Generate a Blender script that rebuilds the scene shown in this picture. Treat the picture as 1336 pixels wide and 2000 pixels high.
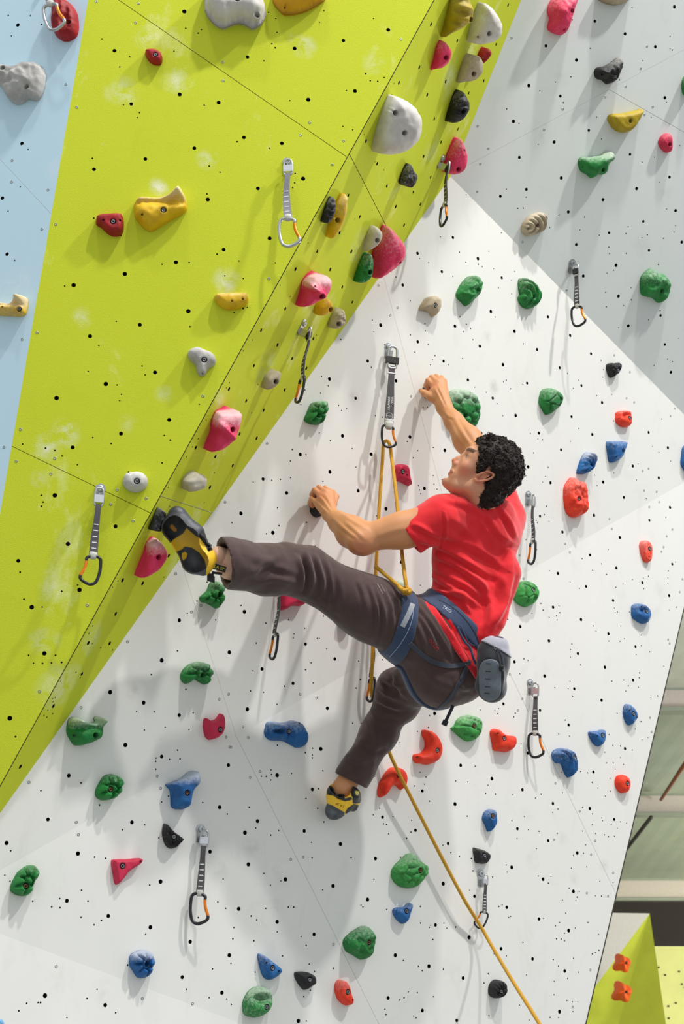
import bpy, bmesh, math, random
import numpy as np
from mathutils import Vector, Matrix, noise
from mathutils.geometry import delaunay_2d_cdt
random.seed(7); rng = np.random.default_rng(11)
for o in list(bpy.data.objects): bpy.data.objects.remove(o)
C = bpy.context.scene.collection
SC = bpy.context.scene

# ---------------------------------------------------------------- camera
PITCH = math.radians(20.0); F = 2800.0; CX, CY = 668.0, 1000.0
CAMPOS = Vector((0.0, 0.0, 1.62))
camd = bpy.data.cameras.new('camera'); cam = bpy.data.objects.new('camera', camd); C.objects.link(cam)
camd.sensor_fit = 'VERTICAL'; camd.sensor_height = 36.0; camd.sensor_width = 24.05; camd.lens = 36.0*F/2000.0
cam.location = CAMPOS; cam.rotation_euler = (math.pi/2+PITCH, 0, 0)
camd.clip_start = 0.05; camd.clip_end = 200
camd.dof.use_dof = True; camd.dof.focus_distance = 5.15; camd.dof.aperture_fstop = 7.1
SC.camera = cam
# ---------------------------------------------------------------- light
SC.view_settings.view_transform = 'Standard'; SC.view_settings.look = 'None'
SC.view_settings.gamma = 1.0; SC.view_settings.use_curve_mapping = False
SC.view_settings.exposure = 0.0
W = bpy.data.worlds.new('hall_daylight'); SC.world = W; W.use_nodes = True
W.node_tree.nodes['Background'].inputs[0].default_value = (0.90, 0.955, 1.0, 1)
W.node_tree.nodes['Background'].inputs[1].default_value = 0.74
def lamp(name, loc, target, size, power, col):
    l = bpy.data.lights.new(name, 'AREA'); l.shape = 'SQUARE'; l.size = size; l.energy = power; l.color = col
    o = bpy.data.objects.new(name, l); C.objects.link(o); o.location = loc
    o.rotation_euler = (Vector(target)-Vector(loc)).to_track_quat('-Z', 'Y').to_euler(); return o
TG = (0.0, 5.2, 3.4)
lamp('ceiling_floodlight', (5.4, 1.8, 10.4), TG, 0.30, 470, (1, .97, .94))
lamp('ceiling_floodlight', (2.3, 0.7, 11.0), TG, 0.30, 430, (1, .97, .93))
lamp('ceiling_floodlight', (-1.2, 1.0, 10.6), TG, 0.34, 100, (1, .97, .93))
for x, y, z, p in ((5.5, 9.5, 3.4, 260), (9, 12.5, 2.2, 900), (9, 19, 1.6, 700), (9, 23, 0.8, 260)):     # added fill lights outside the frame, brightening the far hall
    l = bpy.data.lights.new('hall_fill_light', 'POINT'); l.energy = p; l.shadow_soft_size = .5; o = bpy.data.objects.new('hall_fill_light', l); C.objects.link(o); o.location = (x, y, z)

# ---------------------------------------------------------------- helpers
CP, SP = math.cos(PITCH), math.sin(PITCH)
M_CW = np.array([[1, 0, 0], [0, -SP, -CP], [0, CP, -SP]]).T   # rows: camera axes in world? (built below)
AX = np.array([1., 0, 0]); AY = np.array([0, -SP, CP]); AZ = np.array([0, -CP, -SP])   # camera x, y(up), z(back) in world
CAM = np.array(CAMPOS)
def c2w(p):
    p = np.asarray(p, float); return CAM + p[..., 0:1]*AX + p[..., 1:2]*AY + p[..., 2:3]*AZ
def w2px(P):
    v = np.asarray(P, float)-CAM; d = -(v@AZ); return np.stack([CX+F*(v@AX)/d, CY-F*(v@AY)/d], -1)
def cp(x, y, d):                     # camera-space point for a pixel at depth d
    return np.array([(x-CX)/F*d, -(y-CY)/F*d, -d])
def wp(x, y, d): return c2w(cp(x, y, d))
def unit(v): v = np.asarray(v, float); return v/np.linalg.norm(v)

def link_mesh(name, verts, faces, mats=(), parent=None, smooth=True, mi=None, label=None):
    me = bpy.data.meshes.new(name)
    me.from_pydata([tuple(v) for v in verts], [], [tuple(int(i) for i in f) for f in faces])
    for m in mats: me.materials.append(m)
    if mi is not None: me.polygons.foreach_set('material_index', np.asarray(mi, dtype=np.int32))
    if smooth: me.polygons.foreach_set('use_smooth', [True]*len(me.polygons))
    me.update()
    o = bpy.data.objects.new(name, me); C.objects.link(o)
    if parent is not None: o.parent = parent
    if label: o['label'] = label
    return o
def link_fast(name, V, Q, mats=(), parent=None, label=None, smooth=True):
    V = np.asarray(V, np.float32); Q = np.asarray(Q, np.int32); n = Q.shape[1]
    me = bpy.data.meshes.new(name); me.vertices.add(len(V)); me.vertices.foreach_set('co', V.ravel())
    me.loops.add(Q.size); me.loops.foreach_set('vertex_index', Q.ravel())
    me.polygons.add(len(Q)); me.polygons.foreach_set('loop_start', np.arange(0, Q.size, n, dtype=np.int32))
    me.update(calc_edges=True); me.validate()
    if smooth: me.polygons.foreach_set('use_smooth', [True]*len(me.polygons))
    for m in mats: me.materials.append(m)
    o = bpy.data.objects.new(name, me); C.objects.link(o)
    if parent is not None: o.parent = parent
    if label: o['label'] = label
    return o
def empty(name, loc=(0, 0, 0)):
    o = bpy.data.objects.new(name, None); C.objects.link(o); o.location = loc; o.empty_display_size = .05; return o
def reparent(root, objs):            # children were built in world space
    for o in objs:
        o.parent = root; o.matrix_parent_inverse = Matrix.Translation(-Vector(root.location))
def tag(o, label=None, cat=None, group=None, kind=None):
    if label: o['label'] = label
    if cat: o['category'] = cat
    if group: o['group'] = group
    if kind: o['kind'] = kind
    return o
class Geo:
    def __init__(s): s.v = []; s.f = []; s.m = []
    def add(s, v, f, m=0):
        b = len(s.v); s.v += [tuple(p) for p in v]; s.f += [tuple(i+b for i in q) for q in f]; s.m += [m]*len(f)
    def box(s, c, ax, ay, az, m=0):   # half axes
        c, ax, ay, az = map(np.asarray, (c, ax, ay, az))
        v = [c+i*ax+j*ay+k*az for k in (-1, 1) for j in (-1, 1) for i in (-1, 1)]
        s.add(v, [(0, 2, 3, 1), (4, 5, 7, 6), (0, 1, 5, 4), (2, 6, 7, 3), (0, 4, 6, 2), (1, 3, 7, 5)], m)
    def tube(s, pts, r, n=10, m=0, closed=False, flat=None, up=None, cap=True):
        pts = [np.asarray(p, float) for p in pts]; N = len(pts)
        if np.isscalar(r): r = [r]*N
        T = []
        for i in range(N):
            a = pts[(i-1) % N] if (closed or i > 0) else pts[i]; b = pts[(i+1) % N] if (closed or i < N-1) else pts[i]
            T.append(unit(b-a+1e-9))
        u = up if up is not None else (np.array([0, 0, 1.]) if abs(T[0][2]) < .9 else np.array([1., 0, 0]))
        u = np.asarray(u, float); V = []
        for i in range(N):
            u = u-T[i]*np.dot(u, T[i]); u = unit(u); w = np.cross(T[i], u)
            for k in range(n):
                a = 2*math.pi*k/n; V.append(pts[i]+r[i]*(math.cos(a)*u+math.sin(a)*w*(flat or 1)))
        Fs = []
        for i in range(N if closed else N-1):
            j = (i+1) % N
            for k in range(n): Fs.append((i*n+k, i*n+(k+1) % n, j*n+(k+1) % n, j*n+k))
        if cap and not closed: Fs += [tuple(range(n))[::-1], tuple(range((N-1)*n, N*n))]
        s.add(V, Fs, m)
    def lathe(s, c, ax, prof, n=16, m=0):   # prof: [(h, r)...] along ax
        ax = unit(ax); u = unit(np.cross(ax, [0.3, .2, 1.])); w = np.cross(ax, u); c = np.asarray(c); V = []
        for h, r in prof:
            for k in range(n):
                a = 2*math.pi*k/n; V.append(c+ax*h+r*(math.cos(a)*u+math.sin(a)*w))
        Fs = [(i*n+k, i*n+(k+1) % n, (i+1)*n+(k+1) % n, (i+1)*n+k) for i in range(len(prof)-1) for k in range(n)]
        Fs.append(tuple(range((len(prof)-1)*n, len(prof)*n)))
        s.add(V, Fs, m)
    def build(s, name, mats, parent=None, smooth=True, label=None):
        return link_mesh(name, s.v, s.f, mats if isinstance(mats, (list, tuple)) else [mats], parent, smooth, s.m, label)
def spline(pts, n=8, closed=False):
    P = [np.asarray(p, float) for p in pts]; N = len(P); out = []
    for i in range(N if closed else N-1):
        if closed: a, b, c, d = P[i-1], P[i], P[(i+1) % N], P[(i+2) % N]
        else: a, b, c, d = P[max(i-1, 0)], P[i], P[i+1], P[min(i+2, N-1)]
        for k in range(n):
            t = k/n; out.append(.5*((2*b)+(c-a)*t+(2*a-5*b+4*c-d)*t*t+(3*b-a-3*c+d)*t**3))
    if not closed: out.append(P[-1])
    return out

# ---------------------------------------------------------------- materials
def nt(name):
    m = bpy.data.materials.new(name); m.use_nodes = True; t = m.node_tree; b = t.nodes['Principled BSDF']; return m, t, b
def N(t, typ, **kw):
    n = t.nodes.new(typ)
    for k, v in kw.items():
        if k.startswith('i_'): n.inputs[int(k[2:])].default_value = v
        else: setattr(n, k, v)
    return n
def mix(t, fac, a, b, blend='MIX'):
    n = t.nodes.new('ShaderNodeMix'); n.data_type = 'RGBA'; n.blend_type = blend
    for s, v in ((0, fac), (6, a), (7, b)):
        if hasattr(v, 'is_linked'): t.links.new(v, n.inputs[s])
        else: n.inputs[s].default_value = v
    return n.outputs[2]
def ramp(t, src, p0, p1, c0=(0, 0, 0, 1), c1=(1, 1, 1, 1)):
    n = t.nodes.new('ShaderNodeValToRGB'); e = n.color_ramp.elements
    e[0].position = p0; e[1].position = p1; e[0].color = c0; e[1].color = c1; t.links.new(src, n.inputs[0]); return n.outputs[0]
def noisetex(t, scale, detail=3, rough=.5, vec=None, dist=0):
    n = t.nodes.new('ShaderNodeTexNoise'); n.inputs['Scale'].default_value = scale; n.inputs['Detail'].default_value = detail
    n.inputs['Roughness'].default_value = rough; n.inputs['Distortion'].default_value = dist
    if vec is None: vec = N(t, 'ShaderNodeTexCoord').outputs['Object']
    t.links.new(vec, n.inputs[0]); return n.outputs[0]
def bump(t, b, h, strength=.3, dist=.002):
    n = t.nodes.new('ShaderNodeBump'); n.inputs['Strength'].default_value = strength; n.inputs['Distance'].default_value = dist
    t.links.new(h, n.inputs['Height']); t.links.new(n.outputs[0], b.inputs['Normal'])
def srgb(r, g, b):
    f = lambda c: (c/255/12.92) if c/255 <= .04045 else ((c/255+.055)/1.055)**2.4
    return (f(r), f(g), f(b), 1)
def simple(name, col, rough=.5, metal=0, spec=None, coat=0, var=0.0, vs=40, bmp=0, bs=300, bd=.001):
    m, t, b = nt(name); b.inputs['Roughness'].default_value = rough; b.inputs['Metallic'].default_value = metal
    if spec is not None: b.inputs['Specular IOR Level'].default_value = spec
    if coat: b.inputs['Coat Weight'].default_value = coat
    nz = noisetex(t, vs, 4)
    if var:
        d = tuple(c*(1-var) for c in col[:3])+(1,); l = tuple(min(1, c*(1+var)) for c in col[:3])+(1,)
        t.links.new(mix(t, ramp(t, nz, .3, .7), d, l), b.inputs['Base Color'])
    else: b.inputs['Base Color'].default_value = col
    if bmp: bump(t, b, noisetex(t, bs, 3), bmp, bd)
    return m
def wall_mat(name, col, smudge, chalkc, chalk_amt, bmps, stipple=900, sm_amt=.5, chs=2.2):
    m, t, b = nt(name); b.inputs['Roughness'].default_value = .82; b.inputs['Specular IOR Level'].default_value = .25
    tc = N(t, 'ShaderNodeTexCoord').outputs['Object']
    mp = N(t, 'ShaderNodeMapping'); mp.inputs['Scale'].default_value = (1, 1, .55); t.links.new(tc, mp.inputs[0])
    big = noisetex(t, 1.3, 5, .6, mp.outputs[0]); med = noisetex(t, 9, 6, .65, mp.outputs[0], .6); chn = noisetex(t, chs, 6, .72, mp.outputs[0], .3)
    c = mix(t, mixf(t, ramp(t, med, .56, .78), sm_amt), col, smudge)
    c = mix(t, mixf(t, ramp(t, big, .35, .7), .25), c, smudge)
    c = mix(t, mixf(t, ramp(t, chn, .60, .74), chalk_amt), c, chalkc)
    fs = noisetex(t, 38, 5, .7, tc); c = mix(t, mixf(t, ramp(t, fs, .70, .78), sm_amt*.6), c, tuple(x*.62 for x in smudge[:3])+(1,))
    t.links.new(c, b.inputs['Base Color'])
    bump(t, b, noisetex(t, stipple, 2, .6, tc), bmps, .0012); return m
def mixf(t, src, k):
    n = N(t, 'ShaderNodeMath', operation='MULTIPLY'); t.links.new(src, n.inputs[0]); n.inputs[1].default_value = k; return n.outputs[0]
# ================================================================ THE CLIMBING WALL
# planes of the wall given as inverse depth over the picture: w = a + b x + c y (a plane in space)
KS = 1.03
def line_sd(p, q, side):             # signed distance to line p-q, positive on the side of point `side`
    p = np.array(p, float); q = np.array(q, float); d = unit(q-p); n = np.array([-d[1], d[0]])
    s = 1 if np.dot(np.array(side)-p, n) > 0 else -1
    n = n*s; return n, -np.dot(n, p)   # sd = n.x + c
def addline(w, k, l): n, c = l; return (w[0]+k*c, w[1]+k*n[0], w[2]+k*n[1])
P0 = (-132, 1775); P1 = (1420, 895); Q = (880, 345)
wE0 = (.2020+4.915e-5*390-8.89e-6*1620, -4.915e-5, 8.89e-6)
wE = tuple(KS*x for x in wE0)
wF = addline(wE, 1.05e-5, line_sd(P0, P1, (700, 1800)))
G1 = (1089, 2228)
wG = addline(wF, 7.0e-6, line_sd(P0, G1, (0, 2500)))
wC = addline(wE, 1.27e-4, line_sd(P0, Q, (0, 0)))
def val(w, p): return w[0]+w[1]*p[0]+w[2]*p[1]
lDE = line_sd(Q, P1, (1336, 0)); R1 = (1018, 0)
kD = (val(wC, R1)-val(wE, R1))/(lDE[0][0]*R1[0]+lDE[0][1]*R1[1]+lDE[1])
wD = addline(wE, kD, lDE)
K1 = (848, 0)                        # crack line P0-K1
a, b_ = np.array(P0, float), np.array(K1, float); L = np.linalg.norm(b_-a); dd = (b_-a)/L
g = (val(wC, K1)-val(wC, P0))/L
wB = (val(wC, P0)-g*np.dot(dd, a), g*dd[0], g*dd[1])
BA1 = (172, 0)
wA = addline(wB, -3.6e-5, line_sd(P0, BA1, (0, 0)))
PL = dict(A=wA, B=wB, C=wC, D=wD, E=wE, F=wF, G=wG)
def on(pl, x, y, off=0.0):
    p = wp(x, y, 1.0/val(PL[pl], (x, y)))
    return p + NRM[pl]*off if off else p
NRM = {}
for k in PL:
    p, q, r = wp(100, 100, 1/val(PL[k], (100, 100))), wp(300, 100, 1/val(PL[k], (300, 100))), wp(100, 300, 1/val(PL[k], (100, 300)))
    n = unit(np.cross(q-p, r-p)); 
    if np.dot(n, CAM-p) < 0: n = -n
    NRM[k] = n
ext = lambda p, q, y: (p[0]+(q[0]-p[0])*(y-p[1])/(q[1]-p[1]), y)
T_ = -500
KT = ext(P0, K1, T_); BT = ext(P0, BA1, T_); RT = ext(Q, R1, T_)
FAC = {
 'A': [P0, BT, (-500, T_), (-500, 2500), (-262, 2500)],
 'B': [P0, KT, BT], 'C': [P0, Q, RT, KT],
 'D': [Q, P1, (1750, 900), (1750, T_), RT], 'E': [P0, P1, Q],
 'F': [P0, G1, (1143, 2000), (1336, 1185), P1],
 'G': [P0, (-262, 2500), (1030, 2500), G1]}
def clip(poly, p, q, side, off):
    n, c = line_sd(p, q, side); c -= off; out = []
    for i in range(len(poly)):
        a, b = np.array(poly[i-1], float), np.array(poly[i], float); sa, sb = n@a+c, n@b+c
        if (sa >= 0) != (sb >= 0): out.append(a+(b-a)*sa/(sa-sb))
        if sb >= 0: out.append(b)
    return [tuple(p) for p in out]
def cut(polys, p, q, gap=.55):
    d = unit(np.array(q, float)-np.array(p, float)); n = np.array([-d[1], d[0]]); m = np.array(p, float); out = []
    for P in polys:
        for s in (1, -1):
            c = clip(P, p, q, m+n*s*50, gap)
            if len(c) > 2: out.append(c)
    return out
def cut_only(polys, idx_pt, p, q, gap=.55):   # cut only the polygon that holds idx_pt
    out = []
    for P in polys: out += cut([P], p, q, gap) if inside(P, idx_pt) else [P]
    return out
def inside(P, pt):
    x, y = pt; r = False
    for i in range(len(P)):
        x1, y1 = P[i-1]; x2, y2 = P[i]
        if (y1 > y) != (y2 > y) and x < (x2-x1)*(y-y1)/(y2-y1)+x1: r = not r
    return r
def shrink(P, g):
    c = np.mean(np.array(P), 0); o = P
    for i in range(len(P)): o = clip(o, P[i-1], P[i], c, g)
    return o
pan = {k: [v] for k, v in FAC.items()}
pan['B'] = cut_edge = [clip(v, P0, K1, (0, 0), .9) for v in pan['B']]; pan['C'] = [clip(v, P0, K1, (1300, 1300), .8) for v in pan['C']]
pan['A'] = cut(pan['A'], (0, 310), (98, 415))
pan['B'] = cut(pan['B'], (20, 870), (290, 1000)); pan['B'] = cut(pan['B'], (232, 0), (675, 305))
pan['C'] = cut(pan['C'], (682, 300), (752, 437)); pan['C'] = cut(pan['C'], (310, 968), (410, 1000))
pan['D'] = cut(pan['D'], (1190, 175), (900, 330), .12); pan['D'] = cut_only(pan['D'], (1300, 400), (1190, 175), (1336, 258), .35)
pan['E'] = cut(pan['E'], (750, 544), (861, 955), .2); pan['E'] = cut_only(pan['E'], (300, 1400), (360, 1118), (409, 1273), .2)
pan['F'] = cut(pan['F'], (463, 1441), (740, 2000), .28); pan['F'] = cut_only(pan['F'], (1200, 1500), (1085, 1500), (1203, 1745), .28)
MW = {
 'lime': wall_mat('lime_stippled_paint', srgb(203, 213, 50), srgb(190, 202, 34), srgb(234, 238, 165), .75, .75, 420, .4, 3.1),
 'white': wall_mat('white_wall_paint', srgb(232, 232, 228), srgb(212, 212, 206), srgb(243, 241, 236), .35, .12, 700, .5),
 'grey': wall_mat('pale_grey_wall_paint', srgb(220, 225, 224), srgb(204, 210, 208), srgb(226, 230, 230), .4, .12, 700, .45),
 'blue': wall_mat('pale_blue_wall_paint', srgb(204, 232, 246), srgb(190, 224, 240), srgb(214, 232, 238), .55, .15, 600, .4)}
M_HOLE = simple('hole_shadow_black', (.004, .004, .004, 1), .9)
M_PLY = simple('panel_edge_dark', srgb(58, 52, 44), .8)
M_SCREW = simple('screw_steel', srgb(150, 152, 150), .35, .85)
M_NUT = simple('t_nut_steel', srgb(40, 40, 42), .5, .6)
CR = {1: (0, 0), 2: (440, 0), 3: (886, 0), 4: (0, 500), 5: (440, 500), 6: (886, 500), 7: (0, 1000), 8: (440, 1000), 9: (886, 1000), 10: (0, 1500), 11: (440, 1500), 12: (886, 1500)}
def cpx(c, x, y): return (CR[c][0]+x/2.969, CR[c][1]+y/2.969)
BIG = {1: "104,145 127,832 14,1149 41,1474 1069,67 664,294 1042,548 761,603 1268,595 1127,859 843,922 545,982 1205,1157 1297,1447",
2: "945,173 685,235 402,281 129,331 752,528 481,578 108,797 328,831 451,1036 189,1093 257,1382 1193,142 1125,391 1007,480 1278,472 1171,551 1212,690 816,818 881,949 1252,824 1150,908 1191,1027 937,1078 1091,1113 989,1198 1132,1184 780,1257 663,1349 1037,1306 533,1457 714,1133 731,1459 1115,1469 1320,1377",
3: "1280,40 819,123 994,196 1170,271 535,266 712,348 436,496 619,557 347,704 1225,567 784,756 583,824 381,913 1023,895 1252,1027 624,1032 1061,1094 422,1098 271,1138 866,1158 665,1229 1287,1221 1100,1284 902,1350 1323,1404 711,1418 1133,1452 316,30 246,258 21,237 174,470 164,566 88,540 25,749",
4: "1020,37 724,104 427,169 1092,320 811,399 522,465 899,675 614,742 328,824 981,950 702,1030 421,1110 318,1388 1328,772 1249,1163 1217,1341 1135,1112",
5: "407,77 609,78 679,180 737,267 348,306 208,431 303,515 511,478 388,594 166,636 470,652 121,841 222,895 345,776 21,771 83,1031 182,1056 43,1215 1256,91 1029,168 901,401 1116,497 1332,407 1266,610 826,609 990,724 604,713 756,825 680,1043 1071,1049 435,1151 846,1150 1273,1127 607,1252 219,1293 771,1361 356,1374 1155,1348 932,1466",
6: "141,15 279,126 216,322 8,408 353,437 547,353 152,523 484,542 286,630 676,461 797,567 615,648 83,719 426,737 741,751 861,850 227,824 360,925 684,932 494,1027 804,1035 623,1124 1131,1023 432,1223 1243,1112 1039,1218 562,1315 867,1311 1190,1287 987,1400 160,1028 1255,1458 942,54 752,116 956,233 1200,345 1013,405 1225,513 1260,674",
7: "670,83 394,185 106,283 461,452 184,552 257,820 57,1196 979,253 827,414 711,396 671,590 636,761 512,760 475,939 310,1125 279,1334 618,852 118,1477 1040,628 938,860 639,1045 833,1106 1039,1178 1330,814 727,1351 938,1418 1325,1468",
8: "91,8 276,120 111,579 547,535 28,813 465,766 635,852 213,910 393,994 128,1144 1020,291 453,212 592,1138 554,1374 20,1467 987,1313 1214,1168",
9: "501,24 814,19 631,116 1135,48 964,148 791,249 944,325 605,356 1095,410 768,432 925,513 1250,485 577,552 739,624 386,664 898,706 1055,781 553,747 721,821 353,869 877,900 528,951 1041,975 700,1025 289,1113 858,1092 501,1150 667,1235 994,1372 431,1398 41,1469 1268,302",
10: "399,44 278,298 38,435 765,315 452,496 931,659 388,770 628,858 872,924 1274,228 1218,485 1103,1008 1330,1086 1057,1213 1287,1303 261,1320 610,1375",
11: "301,42 505,124 187,308 114,375 458,365 668,441 912,285 871,525 134,559 349,646 625,684 78,817 301,892 825,763 515,965 24,1085 1143,133 1103,361 1292,438 1264,671 1219,910 986,1086 1181,1150 944,1334 1143,1406 424,1467 1332,209",
12: "222,62 399,126 11,209 811,23 576,206 790,235 931,298 370,352 548,421 717,493 337,576 519,645 695,716 121,744 308,808 495,876 667,943 90,982 275,1048 458,1107 644,1177 55,1218 614,1413 18,1464"}
SML = {1: "48,89 176,91 241,141 66,208 163,867 118,1084 47,1225 591,226 752,330 694,388 1009,297 1077,165 1148,192 1168,171 716,608 809,653 796,682 1184,610 536,919 1213,963 1276,999 1200,1125 544,1265 702,1366 1259,1474",
2: "251,71 293,107 572,62 546,129 860,107 300,188 270,254 290,277 224,353 814,428 841,468 884,472 921,450 702,525 374,584 682,733 739,753 69,822 255,859 405,1006 402,1060 391,1088 806,780 979,483 967,549 869,939 920,986 752,1270 481,1410 851,1218 1247,1373",
3: "1035,44 689,115 792,280 1255,210 1097,352 1255,283 1269,290 1328,302 680,445 590,476 500,527 636,595 308,631 379,716 829,679 857,806 490,837 1234,593 1146,681 1165,911 1093,941 1192,1057 306,1097 421,1143 373,1208 404,1207 611,1248 759,1260 557,1320 733,1333 845,1364 1235,1212 1287,1308 1012,1315 1000,1355 1279,1346 1124,1362 1092,1378 1216,1382 900,1433 904,1471 1001,1469 1312,845 963,463 73,1130 277,1349 204,1457 34,1463",
4: "940,48 1097,38 375,174 674,379 574,519 511,670 824,638 842,689 679,748 704,802 694,839 1102,410 1155,860 264,1114 318,1128 360,1160 450,1211 538,1053 645,1088 953,1041 988,1067 745,1252 240,1388 250,1427 239,1451 131,1091 940,1200 1304,115 85,27 1331,735 1313,765 1195,952 1149,1060 1116,1106 1082,1165 1243,1258 976,1341 1183,1430 983,1453",
5: "318,170 377,235 158,487 105,550 190,745 152,910 530,460 79,29 105,130 52,329 104,304 128,299 291,40 1179,38 1126,15 1320,118 1073,259 989,122 852,372 862,440 670,484 1073,458 1176,511 1100,558 925,514 1158,392 1160,433 847,646 1002,598 1216,578 1202,602 1190,631 1294,630 558,699 597,752 462,777 553,795 657,867 703,886 674,896 438,862 872,926 911,935 545,1025 610,1071 736,1117 388,1123 468,1152 378,1189 1055,1075 1090,1170 1116,1129 1206,1110 758,1224 162,1311 270,1300 320,1295 379,1285 566,1307 302,1460 1148,879 1172,877 1205,1273 1120,1331 1126,1357 1134,1379 1210,1324 1228,1353 1257,1297",
6: "144,48 166,62 232,73 71,36 354,90 336,140 260,185 337,220 241,354 37,352 74,396 99,421 112,485 57,439 404,509 52,594 660,681 401,744 290,730 305,720 123,760 189,790 331,770 252,856 285,926 445,1028 489,1060 516,1065 677,1075 726,1000 464,1142 548,1226 533,1278 516,1311 538,1451 855,606 869,659 928,957 832,1332 818,1271 929,1258 1190,1139 1258,1190 1155,1104 830,810 865,703 918,803 1208,945 694,768 1070,1206 1117,1406 726,720 1060,1298 1187,49 890,100 927,83 1031,254 882,210 886,294 986,287 1130,370 957,417 1306,477 1241,597 1269,613 1163,634 1029,184 1198,316",
7: "117,349 451,423 358,460 139,506 166,831 322,831 194,877 246,878 299,875 357,872 90,1303 245,551 950,379 684,400 653,437 538,660 516,704 535,762 584,786 653,800 440,930 466,960 353,980 306,1083 320,1076 308,1100 277,1150 255,1180 272,1190 306,1170 1142,517 1086,587 1251,626 1201,407 1029,805 877,943 1078,1028 792,1158 894,1159 1121,1164 837,1264 958,1249 1096,1262 1029,1381 905,1427 903,1446 983,1434 1044,1432",
8: "39,62 312,79 239,126 471,60 521,199 877,22 92,542 504,524 494,540 570,604 367,625 461,674 235,645 399,706 394,731 533,733 545,733 180,760 588,793 774,865 498,874 465,914 161,921 913,857 783,973 509,991 343,1010 147,1038 222,1045 759,1021 1132,425 300,1116 739,1225 302,1353 507,1370 464,1396 505,1409 505,1426 1013,1337 1115,1272 1178,1250 1185,1181 787,1226",
9: "486,61 479,49 553,55 527,15 420,160 481,217 463,105 745,271 857,301 806,338 887,362 555,341 675,407 730,443 982,413 941,437 1037,392 1100,383 1130,373 1103,444 506,530 455,588 519,569 611,545 616,584 596,602 600,626 554,612 314,623 933,557 937,583 950,580 1020,580 970,661 811,660 826,692 431,747 686,766 677,798 677,842 900,748 965,750 991,735 1087,714 1089,775 1059,826 1137,811 736,887 408,852 431,861 317,895 321,918 383,938 340,959 675,982 664,1024 691,1069 587,1018 918,981 987,975 1013,1008 1076,961 1072,1017 998,1039 1144,1076 1184,1066 1077,933 1219,895 948,1168 1087,1215 1054,1258 647,1207 672,1299 610,1287 474,1181 154,1147 239,1153 261,1140 256,1170 349,1188 358,1167 902,1291 924,1354 967,1357 1036,1380 876,1393 968,1424 1092,1320 1127,1307 926,1455 985,1464 888,1455 1246,342 1243,382 1243,413 1231,32 898,216 125,1474 391,1344 1250,570 1292,552 1286,290",
10: "237,131 470,86 577,215 62,480 904,7 977,163 938,197 1176,200 1318,267 711,358 839,330 548,517 613,524 921,405 28,622 58,657 473,709 190,772 346,757 510,772 300,805 348,810 470,866 588,884 545,909 868,679 845,965 1294,644 1263,777 1309,814 740,1143 1082,1283 1233,1165 1213,1332 1315,1339 1150,867 563,1283 505,1336 154,1365 221,1360 235,1360 109,1408 671,1419 388,1447",
11: "210,48 237,49 268,38 265,11 264,70 384,31 566,16 540,120 468,177 139,228 11,267 536,234 572,313 177,348 310,363 264,389 500,431 730,520 504,520 224,612 262,680 322,655 565,706 235,814 366,807 397,807 4,814 150,858 182,881 50,925 301,950 44,990 166,1003 440,977 469,1029 33,1133 332,1090 487,1137 174,1184 518,1180 493,1289 455,1326 8,1340 36,1371 626,1162 787,795 798,805 936,820 862,646 859,272 972,281 917,324 935,328 947,382 1081,303 1184,192 1099,104 1155,94 1052,408 1077,372 1208,439 1262,448 1308,490 1016,518 1131,803 1133,899 1191,912 1183,924 1268,899 1285,929 1204,995 1033,1116 1120,1151 1142,1175 1265,1167 1061,1298 1114,1303 1012,1345 1037,1332 1206,1326 926,1399 932,1429 1093,1438 1107,1448 867,48 470,1467 895,234 1130,26 1164,52",
12: "12,75 82,81 199,100 186,149 242,152 344,155 508,152 474,174 79,279 605,238 575,258 632,145 747,230 717,255 805,266 803,330 859,289 863,306 914,328 968,312 1004,320 949,350 880,163 909,135 837,116 803,83 777,28 736,20 908,60 628,26 937,6 748,366 601,379 495,367 433,357 411,281 338,305 368,409 824,380 875,387 899,398 933,396 766,445 480,467 753,495 694,507 683,581 772,573 34,512 102,525 112,596 305,562 310,604 226,632 491,626 565,630 549,668 848,658 925,664 669,697 729,716 716,749 709,769 631,767 822,741 857,743 263,803 281,794 94,709 650,842 522,872 320,867 331,860 615,896 779,896 590,915 705,928 643,958 596,990 624,992 644,1003 842,966 402,1012 12,922 235,1077 307,1090 843,1057 822,1069 804,1078 695,1104 578,1111 608,1149 724,1184 661,1220 583,1238 201,1193 176,1247 423,1200 382,1375 657,1348 689,1356 720,1356 692,1413 582,1315 609,1447 560,1446 438,1462 205,1436"}
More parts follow.
